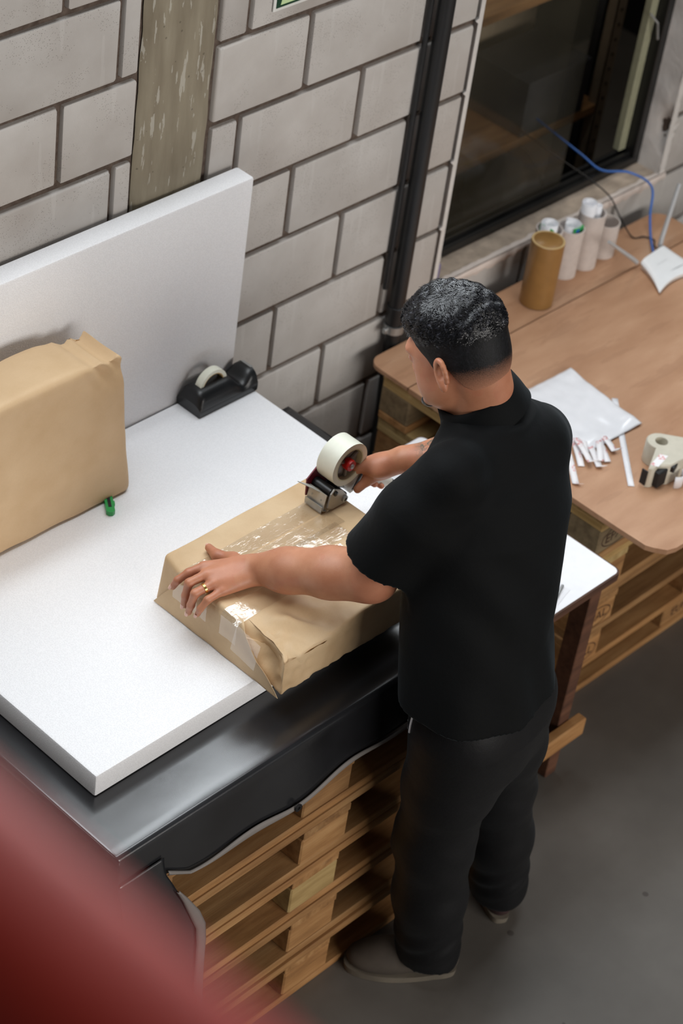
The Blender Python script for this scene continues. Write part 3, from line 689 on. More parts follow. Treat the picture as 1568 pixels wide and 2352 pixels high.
TB = [((0.986, -0.076, ZR), .165, 'white card tube half hidden behind the brown tube'), ((1.064, -0.093, ZR), .150, 'white card tube holding a green card, between two other white tubes'),
      ((1.146, -0.098, ZR), .172, 'white card tube with rolled paper, tallest of the white ones'), ((1.236, -0.092, ZR), .105, 'short empty white card tube at the right end of the row')]
for o_, h, lab in TB:
    solo('card_tube', ringtube(o_, .0375, .0345, h), M['rolltube'], lab, 'tube', o_, smooth=True, group='white card tubes along the wall')
rolled('rolled_paper', (0.986, -0.076, ZR + .003), .028, .180, 1.6, M['paper'], 'rolled white paper sticking out of the tube behind the brown one')
solo('green_card', B().box((0.968, -0.100, ZR + .004), (0.973, -0.054, ZR + .176), .001), M['green'], 'green card edge in the tube behind the brown one', 'card', (0.987, -.085, ZR))
rolled('rolled_paper', (1.064, -0.093, ZR + .003), .030, .158, 1.2, M['paper'], 'rolled white paper in the tube with the green card')
g = thing('green_card', 'glossy green and blue card in the second white tube', 'card', (1.064, -0.115, ZR + .003))
part('card', B().box((1.045, -0.118, ZR + .003), (1.086, -0.112, ZR + .160), .001), M['green'], g); part('blue_mark', B().box((1.052, -0.1186, ZR + .135), (1.066, -0.1182, ZR + .157)), M['blue'], g)
rolled('rolled_paper', (1.140, -0.095, ZR + .003), .026, .200, 1.7, M['paper'], 'crumpled rolled paper standing out of the tallest white tube', tilt=(-.006, .004))
rolled('rolled_paper', (1.158, -0.104, ZR + .003), .013, .188, 1.4, M['paper'], 'thin paper scroll in the tallest white tube')

# router with two antennas and its cables
rt = thing('wifi_router', 'white wifi router with two grey antennas on the hardboard', 'router', (1.30, -0.27, HZ))
def rfn(u, v):
    # rounded, slightly arched lozenge: u along the width, v along the depth
    a = Vector((1.259, -0.216, 0)); bq = Vector((1.385, -0.205, 0)); c_ = Vector((1.40, -0.345, 0)); d = Vector((1.196, -0.335, 0))
    q = a * (1 - u) * (1 - v) + bq * u * (1 - v) + c_ * u * v + d * (1 - u) * v
    pin = 0.007 * math.sin(math.pi * v) * (1 if u < .5 else -1) * abs(2 * u - 1) ** 3
    q.x += pin; q.y += 0.022 * math.sin(math.pi * u) * (v ** 6)
    z = HZ + 0.030 * (1 - (2 * u - 1) ** 8 * .35) * (1 - .45 * v)
    return (q.x, q.y, z)
b = B(); b.grid(rfn, 24, 20)
edge = [rfn(i / 24, 0) for i in range(25)] + [rfn(1, j / 20) for j in range(1, 21)] + [rfn(1 - i / 24, 1) for i in range(1, 25)] + [rfn(0, 1 - j / 20) for j in range(1, 20)]
n = len(edge); lowr = [(1.305 + (x - 1.305) * .93, -.275 + (y + .275) * .93, HZ + .003) for x, y, z in edge]
b.add(edge + lowr, [(i, n + i, n + (i + 1) % n, (i + 1) % n) for i in range(n)]); b.add(lowr, [tuple(range(n))])
part('case', b, M['routerwhite'], rt, smooth=True, angle=50)
part('vent_slot', B().grid(lambda u, v: tuple(Vector(rfn(.42 + .42 * u, .66 + .025 * math.sin(3.1 * u) * (v - .5))) + Vector((0, 0, .0008))), 14, 3), M['antenna'], rt)
part('logo_line', B().grid(lambda u, v: tuple(Vector(rfn(.30 + .30 * u, .34 + .006 * v)) + Vector((0, 0, .0008))), 8, 2), M['antenna'], rt)
part('antenna', B().tube([(1.255, -0.205, .752), (1.235, -0.202, .770), (1.105, -0.195, .872)], [.0065, .0062, .0045], 12), M['antenna'], rt, smooth=True)
part('antenna', B().tube([(1.375, -0.195, .752), (1.378, -0.192, .775), (1.455, -0.16, .915)], [.0075, .007, .006], 12), M['antenna'], rt, smooth=True)
def spline(pts, n=12):
    P = [Vector(q) for q in pts]; P = [P[0] * 2 - P[1]] + P + [P[-1] * 2 - P[-2]]; out = []
    for i in range(1, len(P) - 2):
        for k in range(n):
            t_ = k / n; a, b_, c_, d = P[i - 1:i + 3]
            out.append(0.5 * ((2 * b_) + (c_ - a) * t_ + (2 * a - 5 * b_ + 4 * c_ - d) * t_ ** 2 + (3 * b_ - a - 3 * c_ + d) * t_ ** 3))
    return out + [P[-2]]
solo('network_cable', B().tube(spline([(1.45, .36, .87), (1.41, .16, .868), (1.40, .07, .862), (1.44, .0, .875), (1.50, -.045, .83), (1.455, -.09, .775), (1.41, -.135, .745), (1.35, -.19, .748), (1.335, -.207, .752)]), .0034, 8), M['blue'], 'blue network cable looping from the window down to the router', 'cable', (1.33, -.2, HZ), smooth=True)
solo('power_cable', B().tube(spline([(1.36, .36, .87), (1.335, .16, .868), (1.33, .05, .862), (1.345, -.014, .835), (1.36, -.05, .785), (1.37, -.10, .737), (1.40, -.12, .737), (1.41, -.15, .738), (1.385, -.17, .74), (1.36, -.2, .752)]), .0022, 8), M['cable'], 'thin black power cable hanging beside the blue cable', 'cable', (1.36, -.2, HZ), smooth=True)
bt = thing('small_bottle', 'tiny violet bottle at the left end of the window sill', 'bottle', (0.628, 0.012, .8215))
part('glass', B().lathe([(.009, 0), (.0115, .003), (.0115, .05), (.006, .058), (.006, .064)], (0.628, .012, .8215), n=20), simple('violet_plastic', srgb(120, 112, 150), .3), bt, smooth=True)
part('cap', B().lathe([(.0075, .062), (.0075, .078), (.006, .08)], (0.628, .012, .8215), n=20), M['grey'], bt, smooth=True)

# mailer bag and loose label strips
mc = [Vector((0.722, -0.408, 0)), Vector((0.687, -0.676, 0)), Vector((0.470, -0.665, 0)), Vector((0.495, -0.395, 0))]
def mail(u, v):
    q = mc[0] * (1 - u) * (1 - v) + mc[1] * u * (1 - v) + mc[2] * u * v + mc[3] * (1 - u) * v
    e = min(u, 1 - u, v, 1 - v); z = HZ + 0.0035 + 0.0035 * min(1, e * 12) + 0.008 * math.exp(-((u - .88) / .08) ** 2) * math.sin(v * 9 + 1) * .5 + 0.012 * max(0, u - .75) * (1 - v) + .002 * nz((u, v, 0), 7) + (.010 * (max(0, .18 - u) * max(0, .25 - v)) * 8)
    return (q.x, q.y, z)
b = B(); b.grid(mail, 40, 40); solo('mailer_bag', b, M['glosswhite'], 'glossy white plastic mailer lying on the hardboard behind the man', 'envelope', (0.6, -0.53, HZ), smooth=True, solid=.001)
def lstrip(x0, y0, x1, y1, wd, curl, zoff, hgt=0.0):
    a = Vector((x0, y0, 0)); d = Vector((x1 - x0, y1 - y0, 0)); s_ = Vector((-d.y, d.x, 0)).normalized() * wd / 2
    def fn(u, v):
        q = a + d * u + s_ * (2 * v - 1); z = HZ + zoff + hgt * math.sin(u * math.pi) + (curl * max(0, u - .78) ** 2 * 20 * .05)
        if u > .9 and curl: q += Vector((.018, .004, 0)) * (u - .9) * 10
        return (q.x, q.y, z)
    bb = B(); bb.grid(fn, 18, 2); return bb
LS = [(0.470, -0.600, 0.345, -0.742, 1, 'longest curled label strip of the pile, nearest the table edge'), (0.50, -0.60, 0.425, -0.690, 0, 'label strip lying at the left of the pile under the mailer'), (0.52, -0.63, 0.447, -0.735, 1, 'curled label strip in the middle of the pile'),
      (0.545, -0.64, 0.490, -0.722, 0, 'label strip right of the middle of the pile'), (0.56, -0.65, 0.53, -0.716, 1, 'short curled label strip at the right of the pile'), (0.505, -0.63, 0.462, -0.668, 0, 'crumpled label strip tucked under the mailer edge'),
      (0.455, -0.60, 0.40, -0.655, 1, 'label strip hidden mostly behind the black shirt'), (0.53, -0.66, 0.47, -0.712, 0, 'label strip lying across the others in the pile'), (0.49, -0.615, 0.436, -0.715, 1, 'label strip curling up at the left of the pile')]
for i, (x0, y0, x1, y1, cu, lab) in enumerate(LS):
    solo('label_strip', lstrip(x0, y0, x1, y1, .017, 0.16 * cu, .001 + .0016 * i, .004), M['label'], lab, 'label', ((x0 + x1) / 2, (y0 + y1) / 2, HZ), smooth=True, group='loose label strips on the hardboard', solid=.0004)
solo('paper_strip', lstrip(0.718, -0.562, 0.466, -0.818, .016, 0, .002, .0), M['paper'], 'long plain white paper strip reaching out from under the mailer', 'paper strip', (0.6, -.69, HZ), smooth=True, solid=.0004)

# hand label dispenser
ld = thing('label_dispenser', 'beige label dispenser with a round hole and black grip on the hardboard', 'dispenser', (0.575, -0.82, HZ))
outl = arc(0.600, -0.788, .034, 40, 200, 8) + arc(0.508, -0.832, .018, 200, 300, 5) + [(0.545, -0.868)] + arc(0.650, -0.848, .030, 290, 400, 6)
def ringed(z): return [(x, y, z) for x, y in outl]
b = B(); n = len(outl); hole = [(0.602 + .0165 * math.cos(2 * math.pi * i / n + 1.0), -0.792 + .0165 * math.sin(2 * math.pi * i / n + 1.0)) for i in range(n)]
zt = HZ + .062; V = ringed(HZ + .001) + ringed(zt - .004) + [(0.585 + (x - .585) * .95, -.82 + (y + .82) * .95, zt) for x, y in outl] + [(x, y, zt) for x, y in hole] + [(x, y, zt - .03) for x, y in hole]
Fq = []
for r_ in range(4): Fq += [(r_ * n + i, r_ * n + (i + 1) % n, (r_ + 1) * n + (i + 1) % n, (r_ + 1) * n + i) for i in range(n)]
Fq += [tuple(range(n))[::-1], tuple(4 * n + i for i in range(n))]
b.add(V, Fq); part('case', b, M['beige'], ld, smooth=True, angle=35)
part('black_grip', B().box((0.505, -0.866, HZ + .004), (0.540, -0.848, HZ + .052), .003), M['blackmatt'], ld)
part('side_slot', B().box((0.4885, -0.84, HZ + .006), (0.4925, -0.822, HZ + .05), .001), M['blackmatt'], ld)
part('label_curl', B().grid(lambda u, v: (0.545 + .022 * math.cos(-2.6 + 2.6 * u) + .018, -0.878 + .020 * math.sin(-2.6 + 2.6 * u), HZ + .002 + v * .036), 16, 2), M['paper'], ld, smooth=True, solid=.0004)
part('label_roll', B().lathe([(.004, 0), (.022, 0), (.022, .03), (.004, .03)], (0.622, -0.885, HZ + .002), n=28), M['cardedge'], ld, smooth=True)
part('cutter', B().box((0.545, -0.873, HZ + .04), (0.575, -0.861, HZ + .058), .002, Matrix.Rotation(.3, 3, 'Z')), M['blackplastic'], ld)
part('price_sticker', B().grid(lambda u, v: (0.512 + .055 * u - .01 * v, -0.852 + .018 * v + .012 * u, zt + .0006), 2, 2), M['label'], ld)

# ------------------------------------------------------------------ small white-topped bench between the stacks
BZ = 0.70
bn = thing('bench', 'small table with white laminate top and dark wooden legs behind the man', 'table', (0.06, -0.68, 0))
def rrect(x0, y0, x1, y1, r): return arc(x1 - r, y1 - r, r, 0, 90) + arc(x0 + r, y1 - r, r, 90, 180) + arc(x0 + r, y0 + r, r, 180, 270) + arc(x1 - r, y0 + r, r, 270, 360)
part('top_board', slab(rrect(-0.115, -0.985, 0.235, -0.33, .018), BZ - .022, BZ - .001), M['woodD'], bn)
part('laminate', slab(rrect(-0.112, -0.980, 0.231, -0.333, .017), BZ - .001, BZ), M['white'], bn)
for x in (-0.075, 0.175):
    for y in (-0.955, -0.38): part('leg', B().box((x, y, 0), (x + .042, y + .05, BZ - .022), .002), M['woodD'], bn)
part('apron', B().box((-0.075, -0.945, BZ - .09), (0.212, -0.925, BZ - .022), .002), M['woodD'], bn)
for y in (-0.984, -0.33): part('stretcher', B().box((-0.11, y, .135), (0.255, y + .028, .192), .003), M['woodA'], bn)
part('side_rail', B().box((0.18, -0.95, .22), (0.205, -0.34, .27), .002), M['woodD'], bn)
for i, (x, y, a_, lab) in enumerate([(0.035, -0.915, .25, 'white sheet of paper on the white bench top'), (0.02, -0.905, .20, 'second white sheet overlapping the first on the bench')]):
    rm = Matrix.Rotation(a_, 3, 'Z'); solo('paper_sheet', B().box((x - .08, y - .05, BZ + .0004 + i * .0012), (x + .035, y + .05, BZ + .001 + i * .0012), 0, rm), M['paper'], lab, 'paper', (x, y, BZ))
solo('pen', B().tube([(0.075, -0.93, BZ + .004), (-0.02, -0.985 + .015, BZ + .004)], .0035, 10), M['steel'], 'thin grey pen lying on the white bench top', 'pen', (0.03, -.95, BZ), smooth=True)

# ------------------------------------------------------------------ shelving in the store room behind the window
def post(x, y):
    bb = B(); bb.box((x - .022, y, 0), (x + .022, y + .004, 2.4)); bb.box((x - .022, y, 0), (x - .018, y + .035, 2.4)); return bb
M['rack'] = simple('rack_beige', srgb(158, 142, 118), 0.6, .08); M['rackgrey'] = simple('rack_grey', srgb(70, 72, 74), 0.6, .08)
rk = thing('shelving_rack', 'slotted steel shelving rack in the dark store room behind the window', 'shelf', (1.5, 0.55, 0))
for x, y, mm in ((1.83, .40, 'rack'), (0.75, .40, 'rack'), (1.95, .52, 'rackgrey'), (0.75, .95, 'rackgrey')):
    po = part('upright', post(x, y), M[mm], rk)
    hb = B()
    for k in range(34): hb.lathe([(.0055, 0), (.0055, .0012)], (x, y - .0008, .30 + k * .05), (0, -1, 0), 8)
    if mm == 'rack' or y < .9: part('slot_hole', hb, M['blackmatt'], po)
for z in (0.36, 0.78, 1.26): part('shelf_board', B().box((0.62, .405, z - .03), (1.83, 1.0, z), .002), M['woodA'], rk)
solo('carton', B().box((1.45, .405, .7805), (1.74, .63, .965), .004), simple('dark_carton', srgb(58, 58, 60), .7, .08), 'dark box on the middle shelf behind the glass', 'box', (1.6, .52, .7805))
solo('carton', B().box((1.40, .68, .7805), (1.80, .98, 1.16), .004), simple('tan_carton', srgb(176, 158, 132), .8, .08), 'tan cardboard box behind the dark box on the middle shelf', 'box', (1.6, .83, .7805))
def bag(u, v):
    a = u * 2 * math.pi; t_ = v * math.pi; r = math.sin(t_) * (1 + .22 * nz((math.cos(a), math.sin(a), v * 3), 2.2)); return (1.56 + .14 * r * math.cos(a), .52 + .10 * r * math.sin(a), .505 - .135 * math.cos(t_) + .02 * nz((a, v, 1), 2))
solo('white_bag', B().grid(bag, 36, 20), M['paper'], 'crumpled white bag on the lower shelf behind the glass', 'bag', (1.56, .52, .362), smooth=True)
solo('crate', B().box((0.85, .44, .362), (1.22, .9, .55), .004), simple('grey_crate', srgb(92, 92, 84), .6, .08), 'grey slotted crate on the lower shelf behind the glass', 'crate', (1.05, .66, .362))

# ------------------------------------------------------------------ tape gun
tg = thing('tape_gun', 'hand-held tape gun with a white tape reel and red knob pressed on the parcel', 'tape gun', (-0.47, -0.64, 1.052))
RC = Vector((-0.453, -0.639, 1.154)); YA = Vector((0, -1, 0))
reel = part('tape_reel', B().lathe([(.0405, -.0245), (.0525, -.0245), (.0525, .0245), (.0405, .0245)], RC, YA, 56, closed=True), M['tape'], tg, smooth=True)
part('reel_core', B().lathe([(.0375, -.0243), (.0404, -.0243), (.0404, .0243), (.0375, .0243)], RC, YA, 56, closed=True), M['tapeside'], reel, smooth=True)
b = B().lathe([(.0, .004), (.0372, .004), (.0372, .010), (.030, .012), (.012, .012), (0, .012)], RC, YA, 40)
for k in range(3):
    a_ = k * 2.094 + .5; d = Vector((math.cos(a_), 0, math.sin(a_))); b.tube([RC + YA * .014 + d * .012, RC + YA * .014 + d * .034], .0045, 8)
part('hub', b, M['hub'], tg, smooth=True)
kn = part('knob', B().lathe([(.012, .012), (.0135, .014), (.0135, .026), (.0125, .030), (.0055, .030)], RC, YA, 24), M['redplastic'], tg, smooth=True)
part('bolt', B().lathe([(.0055, .029), (.0055, .033), (0, .034)], RC, YA, 16), M['steel'], kn, smooth=True)
XZ = ((1, 0, 0), (0, 0, 1), (0, -1, 0))
part('back_plate', B().prism([(-.462, 1.165), (-.525, 1.115), (-.522, 1.070), (-.440, 1.062), (-.395, 1.105), (-.430, 1.165)], (0, -.608, 0), *XZ, .003), M['magenta'], tg)
part('side_cheek', B().prism([(-.512, 1.066), (-.495, 1.0555), (-.458, 1.0545), (-.447, 1.065), (-.470, 1.096), (-.497, 1.110), (-.506, 1.100)], (0, -.664, 0), *XZ, .004), M['metalgrey'], tg)
part('axle', B().lathe([(.008, 0), (.008, .004), (.0045, .005), (.0045, .001)], (-.461, -.668, 1.0685), YA, 20), M['steel'], tg, smooth=True)
part('axle', B().lathe([(.006, 0), (.006, .003), (.003, .004)], (-.493, -.668, 1.098), YA, 16), M['blackplastic'], tg, smooth=True)
part('roller', B().tube([(-.497, -.612, 1.098), (-.497, -.663, 1.098)], .0115, 24), M['blackplastic'], tg, smooth=True)
part('press_roller', B().tube([(-.462, -.612, 1.068), (-.462, -.663, 1.068)], .0145, 24), M['blackmatt'], tg, smooth=True)
part('wiper_plate', B().add([(-.515, -.613, 1.100), (-.515, -.664, 1.100), (-.522, -.664, 1.060), (-.522, -.613, 1.060), (-.510, -.613, 1.054), (-.510, -.664, 1.054)], [(0, 1, 2, 3), (3, 2, 5, 4)]), M['metalgrey'], tg, solid=.0018)
b = B(); zz = []
for k in range(18): zz += [(-.613 - .051 * k / 18, 1.058), (-.613 - .051 * (k + .5) / 18, 1.052)]
b.prism([(y, z) for y, z in zz] + [(-.664, 1.072), (-.613, 1.072)], (-.526, 0, 0), (0, 1, 0), (0, 0, 1), (1, 0, 0), .001); part('blade', b, M['steel'], tg)
part('blade_guard', B().add([(-.516, -.612, 1.098), (-.516, -.645, 1.098), (-.552, -.608, 1.122)], [(0, 1, 2)]), M['grey'], tg, solid=.0015)
for y in (-.625, -.652): part('screw', B().lathe([(.003, 0), (.003, .002), (0, .003)], (-.517, y, 1.082), (-1, 0, 0), 10), M['steel'], tg, smooth=True)
part('frame', B().prism([(-.462, 1.100), (-.436, 1.066), (-.408, 1.072), (-.392, 1.112), (-.400, 1.124), (-.424, 1.120)], (0, -.616, 0), *XZ, .046), M['metalgrey'], tg)
part('frame_slot', B().prism([(-.432, 1.074), (-.424, 1.074), (-.398, 1.112), (-.405, 1.114)], (0, -.662, 0), *XZ, .001), M['blackmatt'], tg)
part('tension_rod', B().tube([(-.470, -.655, 1.10), (-.445, -.655, 1.085)], .004, 10), M['steel'], tg, smooth=True)
part('handle', B().tube(spline([(-.415, -.640, 1.098), (-.378, -.642, 1.082), (-.33, -.644, 1.045), (-.288, -.646, 1.012)], 6), [.013] * 5 + [.0145] * 8 + [.013] * 6, 16), M['grey'], tg, smooth=True)

# ================================================================== the man
def V3(*a): return np.array(a, float)
class SDF:
    """smooth union of tapered capsules and ellipsoids, turned into one surface (surface nets)"""
    def __init__(s): s.p = []; s.mod = None; s.post = None
    def cap(s, a, b, ra, rb, k=0.02):
        a = np.array(a, float); b = np.array(b, float); s.p.append(('c', (a, b, ra, rb), k, (a + b) / 2, np.linalg.norm(b - a) / 2 + max(ra, rb))); return s
    def chain(s, pts, rs, k=0.02):
        for i in range(len(pts) - 1): s.cap(pts[i], pts[i + 1], rs[i], rs[i + 1], k)
        return s
    def ell(s, c, r, R=np.eye(3), k=0.02, sub=False):
        c = np.array(c, float); s.p.append(('s' if sub else 'e', (c, np.array(r, float), np.asarray(R)), k, c, max(r))); return s
    def loft(s, rows, k=0.02):
        """rows: z, cx, cy, a, b"""
        A = np.array(rows, float); c = np.array([A[:, 1].mean(), A[:, 2].mean(), (A[0, 0] + A[-1, 0]) / 2]); s.p.append(('l', A, k, c, 1.2)); return s
    @staticmethod
    def dist(t, a, P):
        if t == 'c':
            p0, p1, ra, rb = a; d = p1 - p0; h = np.clip((P - p0) @ d / max(d @ d, 1e-12), 0, 1)
            return np.linalg.norm(P - p0 - h[:, None] * d, axis=1) - (ra + (rb - ra) * h)
        if t in 'es':
            c, r, R = a; q = (P - c) @ R; k0 = np.linalg.norm(q / r, axis=1); k1 = np.linalg.norm(q / (r * r), axis=1); return k0 * (k0 - 1) / np.maximum(k1, 1e-9)
        z = np.clip(P[:, 2], a[0, 0], a[-1, 0]); I = lambda j: np.interp(z, a[:, 0], a[:, j])
        u = (P[:, 0] - I(1)) / I(3); v = (P[:, 1] - I(2)) / I(4); rr = np.sqrt(u * u + v * v)
        d = (rr - 1) * np.minimum(I(3), I(4)); return np.maximum(d, np.maximum(a[0, 0] - P[:, 2], P[:, 2] - a[-1, 0]))
    def __call__(s, P, c=None, R=None):
        d = np.full(len(P), 1.0)
        for t, a, k, pc, pr in s.p:
            if c is not None and np.linalg.norm(c - pc) > pr + R + 0.07: continue
            e = s.dist(t, a, P)
            if t == 's': h = np.clip(0.5 - 0.5 * (d + e) / k, 0, 1); d = d * (1 - h) - e * h + k * h * (1 - h)
            else: h = np.clip(0.5 + 0.5 * (d - e) / k, 0, 1); d = d * (1 - h) + e * h - k * h * (1 - h)
        if s.mod is not None: d = s.mod(P, d)
        return d
    def mesh(s, name, lo, hi, h, org, mat):
        Bk = 8; lo = np.array(lo, float); nb = np.ceil((np.array(hi) - lo) / (h * Bk)).astype(int); g = np.arange(-1, Bk + 1)
        G = np.stack(np.meshgrid(g, g, g, indexing='ij'), -1).reshape(-1, 3); rad = Bk * h * 0.87; N = Bk + 2
        dims = nb * Bk + 4; ids = []; pos = []; quads = []
        cc = np.array([[1, 0, 0], [0, 1, 0], [0, 0, 1]])
        def gid(c): return ((c[..., 0] + 1) * dims[1] + (c[..., 1] + 1)) * dims[2] + c[..., 2] + 1
        ctr = np.stack(np.meshgrid(*[np.arange(n) for n in nb], indexing='ij'), -1).reshape(-1, 3)
        cpos = lo + (ctr + 0.5) * Bk * h
        cd = np.concatenate([s(cpos[i:i + 4000]) for i in range(0, len(cpos), 4000)])
        for bi in np.nonzero(np.abs(cd) < rad * 1.7 + 0.004)[0]:
            base = ctr[bi] * Bk; P = lo + (G + base) * h
            D = s(P, cpos[bi], rad * 1.3).reshape(N, N, N); S = D < 0
            if S.all() or not S.any(): continue
            n = N - 1; cnt = np.zeros((n, n, n), int)
            for i in (0, 1):
                for j in (0, 1):
                    for k in (0, 1): cnt += S[i:n + i, j:n + j, k:n + k]
            act = np.argwhere((cnt > 0) & (cnt < 8)); acc = np.zeros((len(act), 3)); num = np.zeros(len(act))
            for ax in range(3):
                o1, o2 = [a for a in range(3) if a != ax]
                for i in (0, 1):
                    for j in (0, 1):
                        q = act.copy(); q[:, o1] += i; q[:, o2] += j; d0 = D[q[:, 0], q[:, 1], q[:, 2]]; q2 = q.copy(); q2[:, ax] += 1; d1 = D[q2[:, 0], q2[:, 1], q2[:, 2]]
                        x = (d0 < 0) != (d1 < 0); t = np.where(x, d0 / np.where(x, d0 - d1, 1), 0)
                        pt = q.astype(float); pt[:, ax] += t; acc += pt * x[:, None]; num += x
            ids.append(gid(act + base - 1)); pos.append(lo + (acc / num[:, None] + base - 1) * h)
            for ax in range(3):
                o1, o2 = (ax + 1) % 3, (ax + 2) % 3
                sl0 = [slice(1, N - 1)] * 3; sl1 = list(sl0); sl1[ax] = slice(2, N)
                a0 = S[tuple(sl0)]; a1 = S[tuple(sl1)]; e = np.argwhere(a0 != a1)
                if not len(e): continue
                c0 = e + base; e1 = cc[o1]; e2 = cc[o2]
                q = np.stack([gid(c0), gid(c0 - e1), gid(c0 - e1 - e2), gid(c0 - e2)], 1); fl = a0[e[:, 0], e[:, 1], e[:, 2]]
                q[~fl] = q[~fl][:, ::-1]; quads.append(q)
        ids = np.concatenate(ids); pos = np.concatenate(pos); quads = np.concatenate(quads)
        u, ix = np.unique(ids, return_index=True); k = np.searchsorted(u, quads); k = np.clip(k, 0, len(u) - 1); ok = (u[k] == quads).all(1); k = k[ok]
        V = pos[ix]; q = V[k]; fn = np.cross(q[:, 2] - q[:, 0], q[:, 3] - q[:, 1]); c = q.mean(1); fn /= np.linalg.norm(fn, axis=1)[:, None] + 1e-12
        step = max(1, len(c) // 2000); out = s(c[::step] + fn[::step] * h) > s(c[::step] - fn[::step] * h)
        return mesh_np(name, V - np.array(org), k if out.mean() > .5 else k[:, ::-1])
def snoise(P, freq, seed, n=6):
    r = np.random.default_rng(seed); out = np.zeros(len(P))
    for _ in range(n):
        v = r.normal(size=3); v *= freq * r.uniform(.6, 1.4) / np.linalg.norm(v); out += np.sin(P @ v + r.uniform(0, 6.28))
    return out / n

PO = V3(-0.42, -1.17, 0.0)
# joints
SL, EL, WL = V3(-0.65, -1.045, 1.455), V3(-0.7075, -0.9555, 1.183), V3(-0.786, -0.724, 1.083)
SR, ER, WR = V3(-0.325, -1.045, 1.428), V3(-0.185, -0.90, 1.215), V3(-0.348, -0.727, 1.160)
HL, KL, AL = V3(-0.605, -1.185, .88), V3(-0.575, -1.155, .48), V3(-0.525, -1.160, .09)
HR, KR, AR = V3(-0.445, -1.175, .88), V3(-0.345, -1.140, .48), V3(-0.245, -1.145, .09)
NB = V3(-0.448, -0.972, 1.47)
HC = V3(-0.490, -0.911, 1.620)
hF = V3(-0.168, 0.887, -0.427); hF /= np.linalg.norm(hF); hU = V3(-0.036, 0.429, 0.903); hU -= hF * (hU @ hF); hU /= np.linalg.norm(hU); hL = np.cross(hU, hF)
HRm = np.stack([hF, hL, hU], 1)                              # columns: forward, left, up
def hd(f, l, u): return HC + f * hF + l * hL + u * hU
TAT = tuple((WR * 0.70 + ER * 0.30) + V3(0, 0, .02) - PO)
M['skin'] = m_skin(); M['hair'] = m_hair()

sk = SDF()
# torso and legs (under the clothes)
sk.loft([(1.12, -.525, -1.12, .12, .09), (1.28, -.49, -1.08, .14, .095), (1.40, -.475, -1.045, .13, .075), (1.46, -.45, -1.01, .08, .06)], .04)
sk.cap(SL, (SL + SR) / 2, .032, .04, .03).cap(SR, (SL + SR) / 2, .032, .04, .03)
# neck and head
sk.cap(hd(-.030, 0, -.045), NB, .058, .062, .03).cap(hd(-.058, 0, -.03), V3(-.440, -.995, 1.49), .042, .046, .03)
sk.ell(hd(-.014, 0, .034), (.097, .077, .090), HRm, .02)
sk.ell(hd(.036, 0, -.022), (.060, .062, .082), HRm, .03).ell(hd(.046, 0, -.080), (.046, .047, .038), HRm, .03)
sk.ell(hd(.03, .043, -.052), (.038, .022, .040), HRm, .025).ell(hd(.03, -.043, -.052), (.038, .022, .040), HRm, .025)
sk.ell(hd(.078, 0, .020), (.020, .050, .013), HRm, .02)
sk.cap(hd(.090, 0, .006), hd(.102, 0, -.034), .007, .011, .014).ell(hd(.094, .012, -.040), (.010, .008, .007), HRm, .008).ell(hd(.094, -.012, -.040), (.010, .008, .007), HRm, .008)
for sgn in (1, -1):
    sk.ell(hd(.088, .032 * sgn, .000), (.014, .017, .011), HRm, .010, sub=True); sk.ell(hd(.079, .032 * sgn, -.001), (.012, .013, .012), HRm, .004)
sk.ell(hd(.093, 0, -.066), (.009, .024, .005), HRm, .006).ell(hd(.090, 0, -.076), (.009, .021, .006), HRm, .006)
sk.ell(hd(.086, 0, -.104), (.016, .020, .014), HRm, .015)
for sgn in (1, -1):                                          # ears: lobe plate, rim, hollow
    ec = hd(-.012, .079 * sgn, -.012); bk = -hF * .7 + hL * sgn * .7
    rim = []
    for a_ in np.linspace(-2.2, 2.15, 12):
        rr = .0275 * (1 - .18 * (a_ < -1.2)); rim.append(ec + hU * (math.cos(a_) * rr + .002) + (bk * .55 + hF * -.45) * (math.sin(a_ + .0) * .016 + .008) + hL * sgn * .008)
    sk.chain(rim, [.0048] * 11 + [.0060], .004)
    sk.cap(ec + hU * .016, ec - hU * .022 + hL * sgn * .004, .010, .010, .010)
    sk.ell(ec - hU * .030 + hL * sgn * .007 - hF * .001, (.008, .006, .010), HRm, .006)
    sk.ell(ec + hL * sgn * .012 - hF * .004 + hU * .001, (.007, .009, .013), HRm, .005, sub=True)
    sk.cap(ec + hF * .009 + hU * -.006, ec + hF * .007 + hU * -.014 + hL * sgn * .004, .005, .005, .004)
# arms
sk.chain([SL, SL * .45 + EL * .55, EL], [.036, .046, .044], .02)
sk.chain([EL + V3(.002, -.004, 0), EL + (WL - EL) * .33 + V3(0, 0, .001), EL + (WL - EL) * .7, WL], [.0445, .0440, .0375, .0310], .05)
sk.ell(EL + V3(.014, -.020, -.008), (.026, .026, .026), k=.03)
fr = ER + (WR - ER) * .3; sk.chain([SR, SR * .45 + ER * .55, ER], [.034, .044, .042], .02).chain([ER, fr, ER + (WR - ER) * .66, WR], [.042, .044, .038, .030], .03)
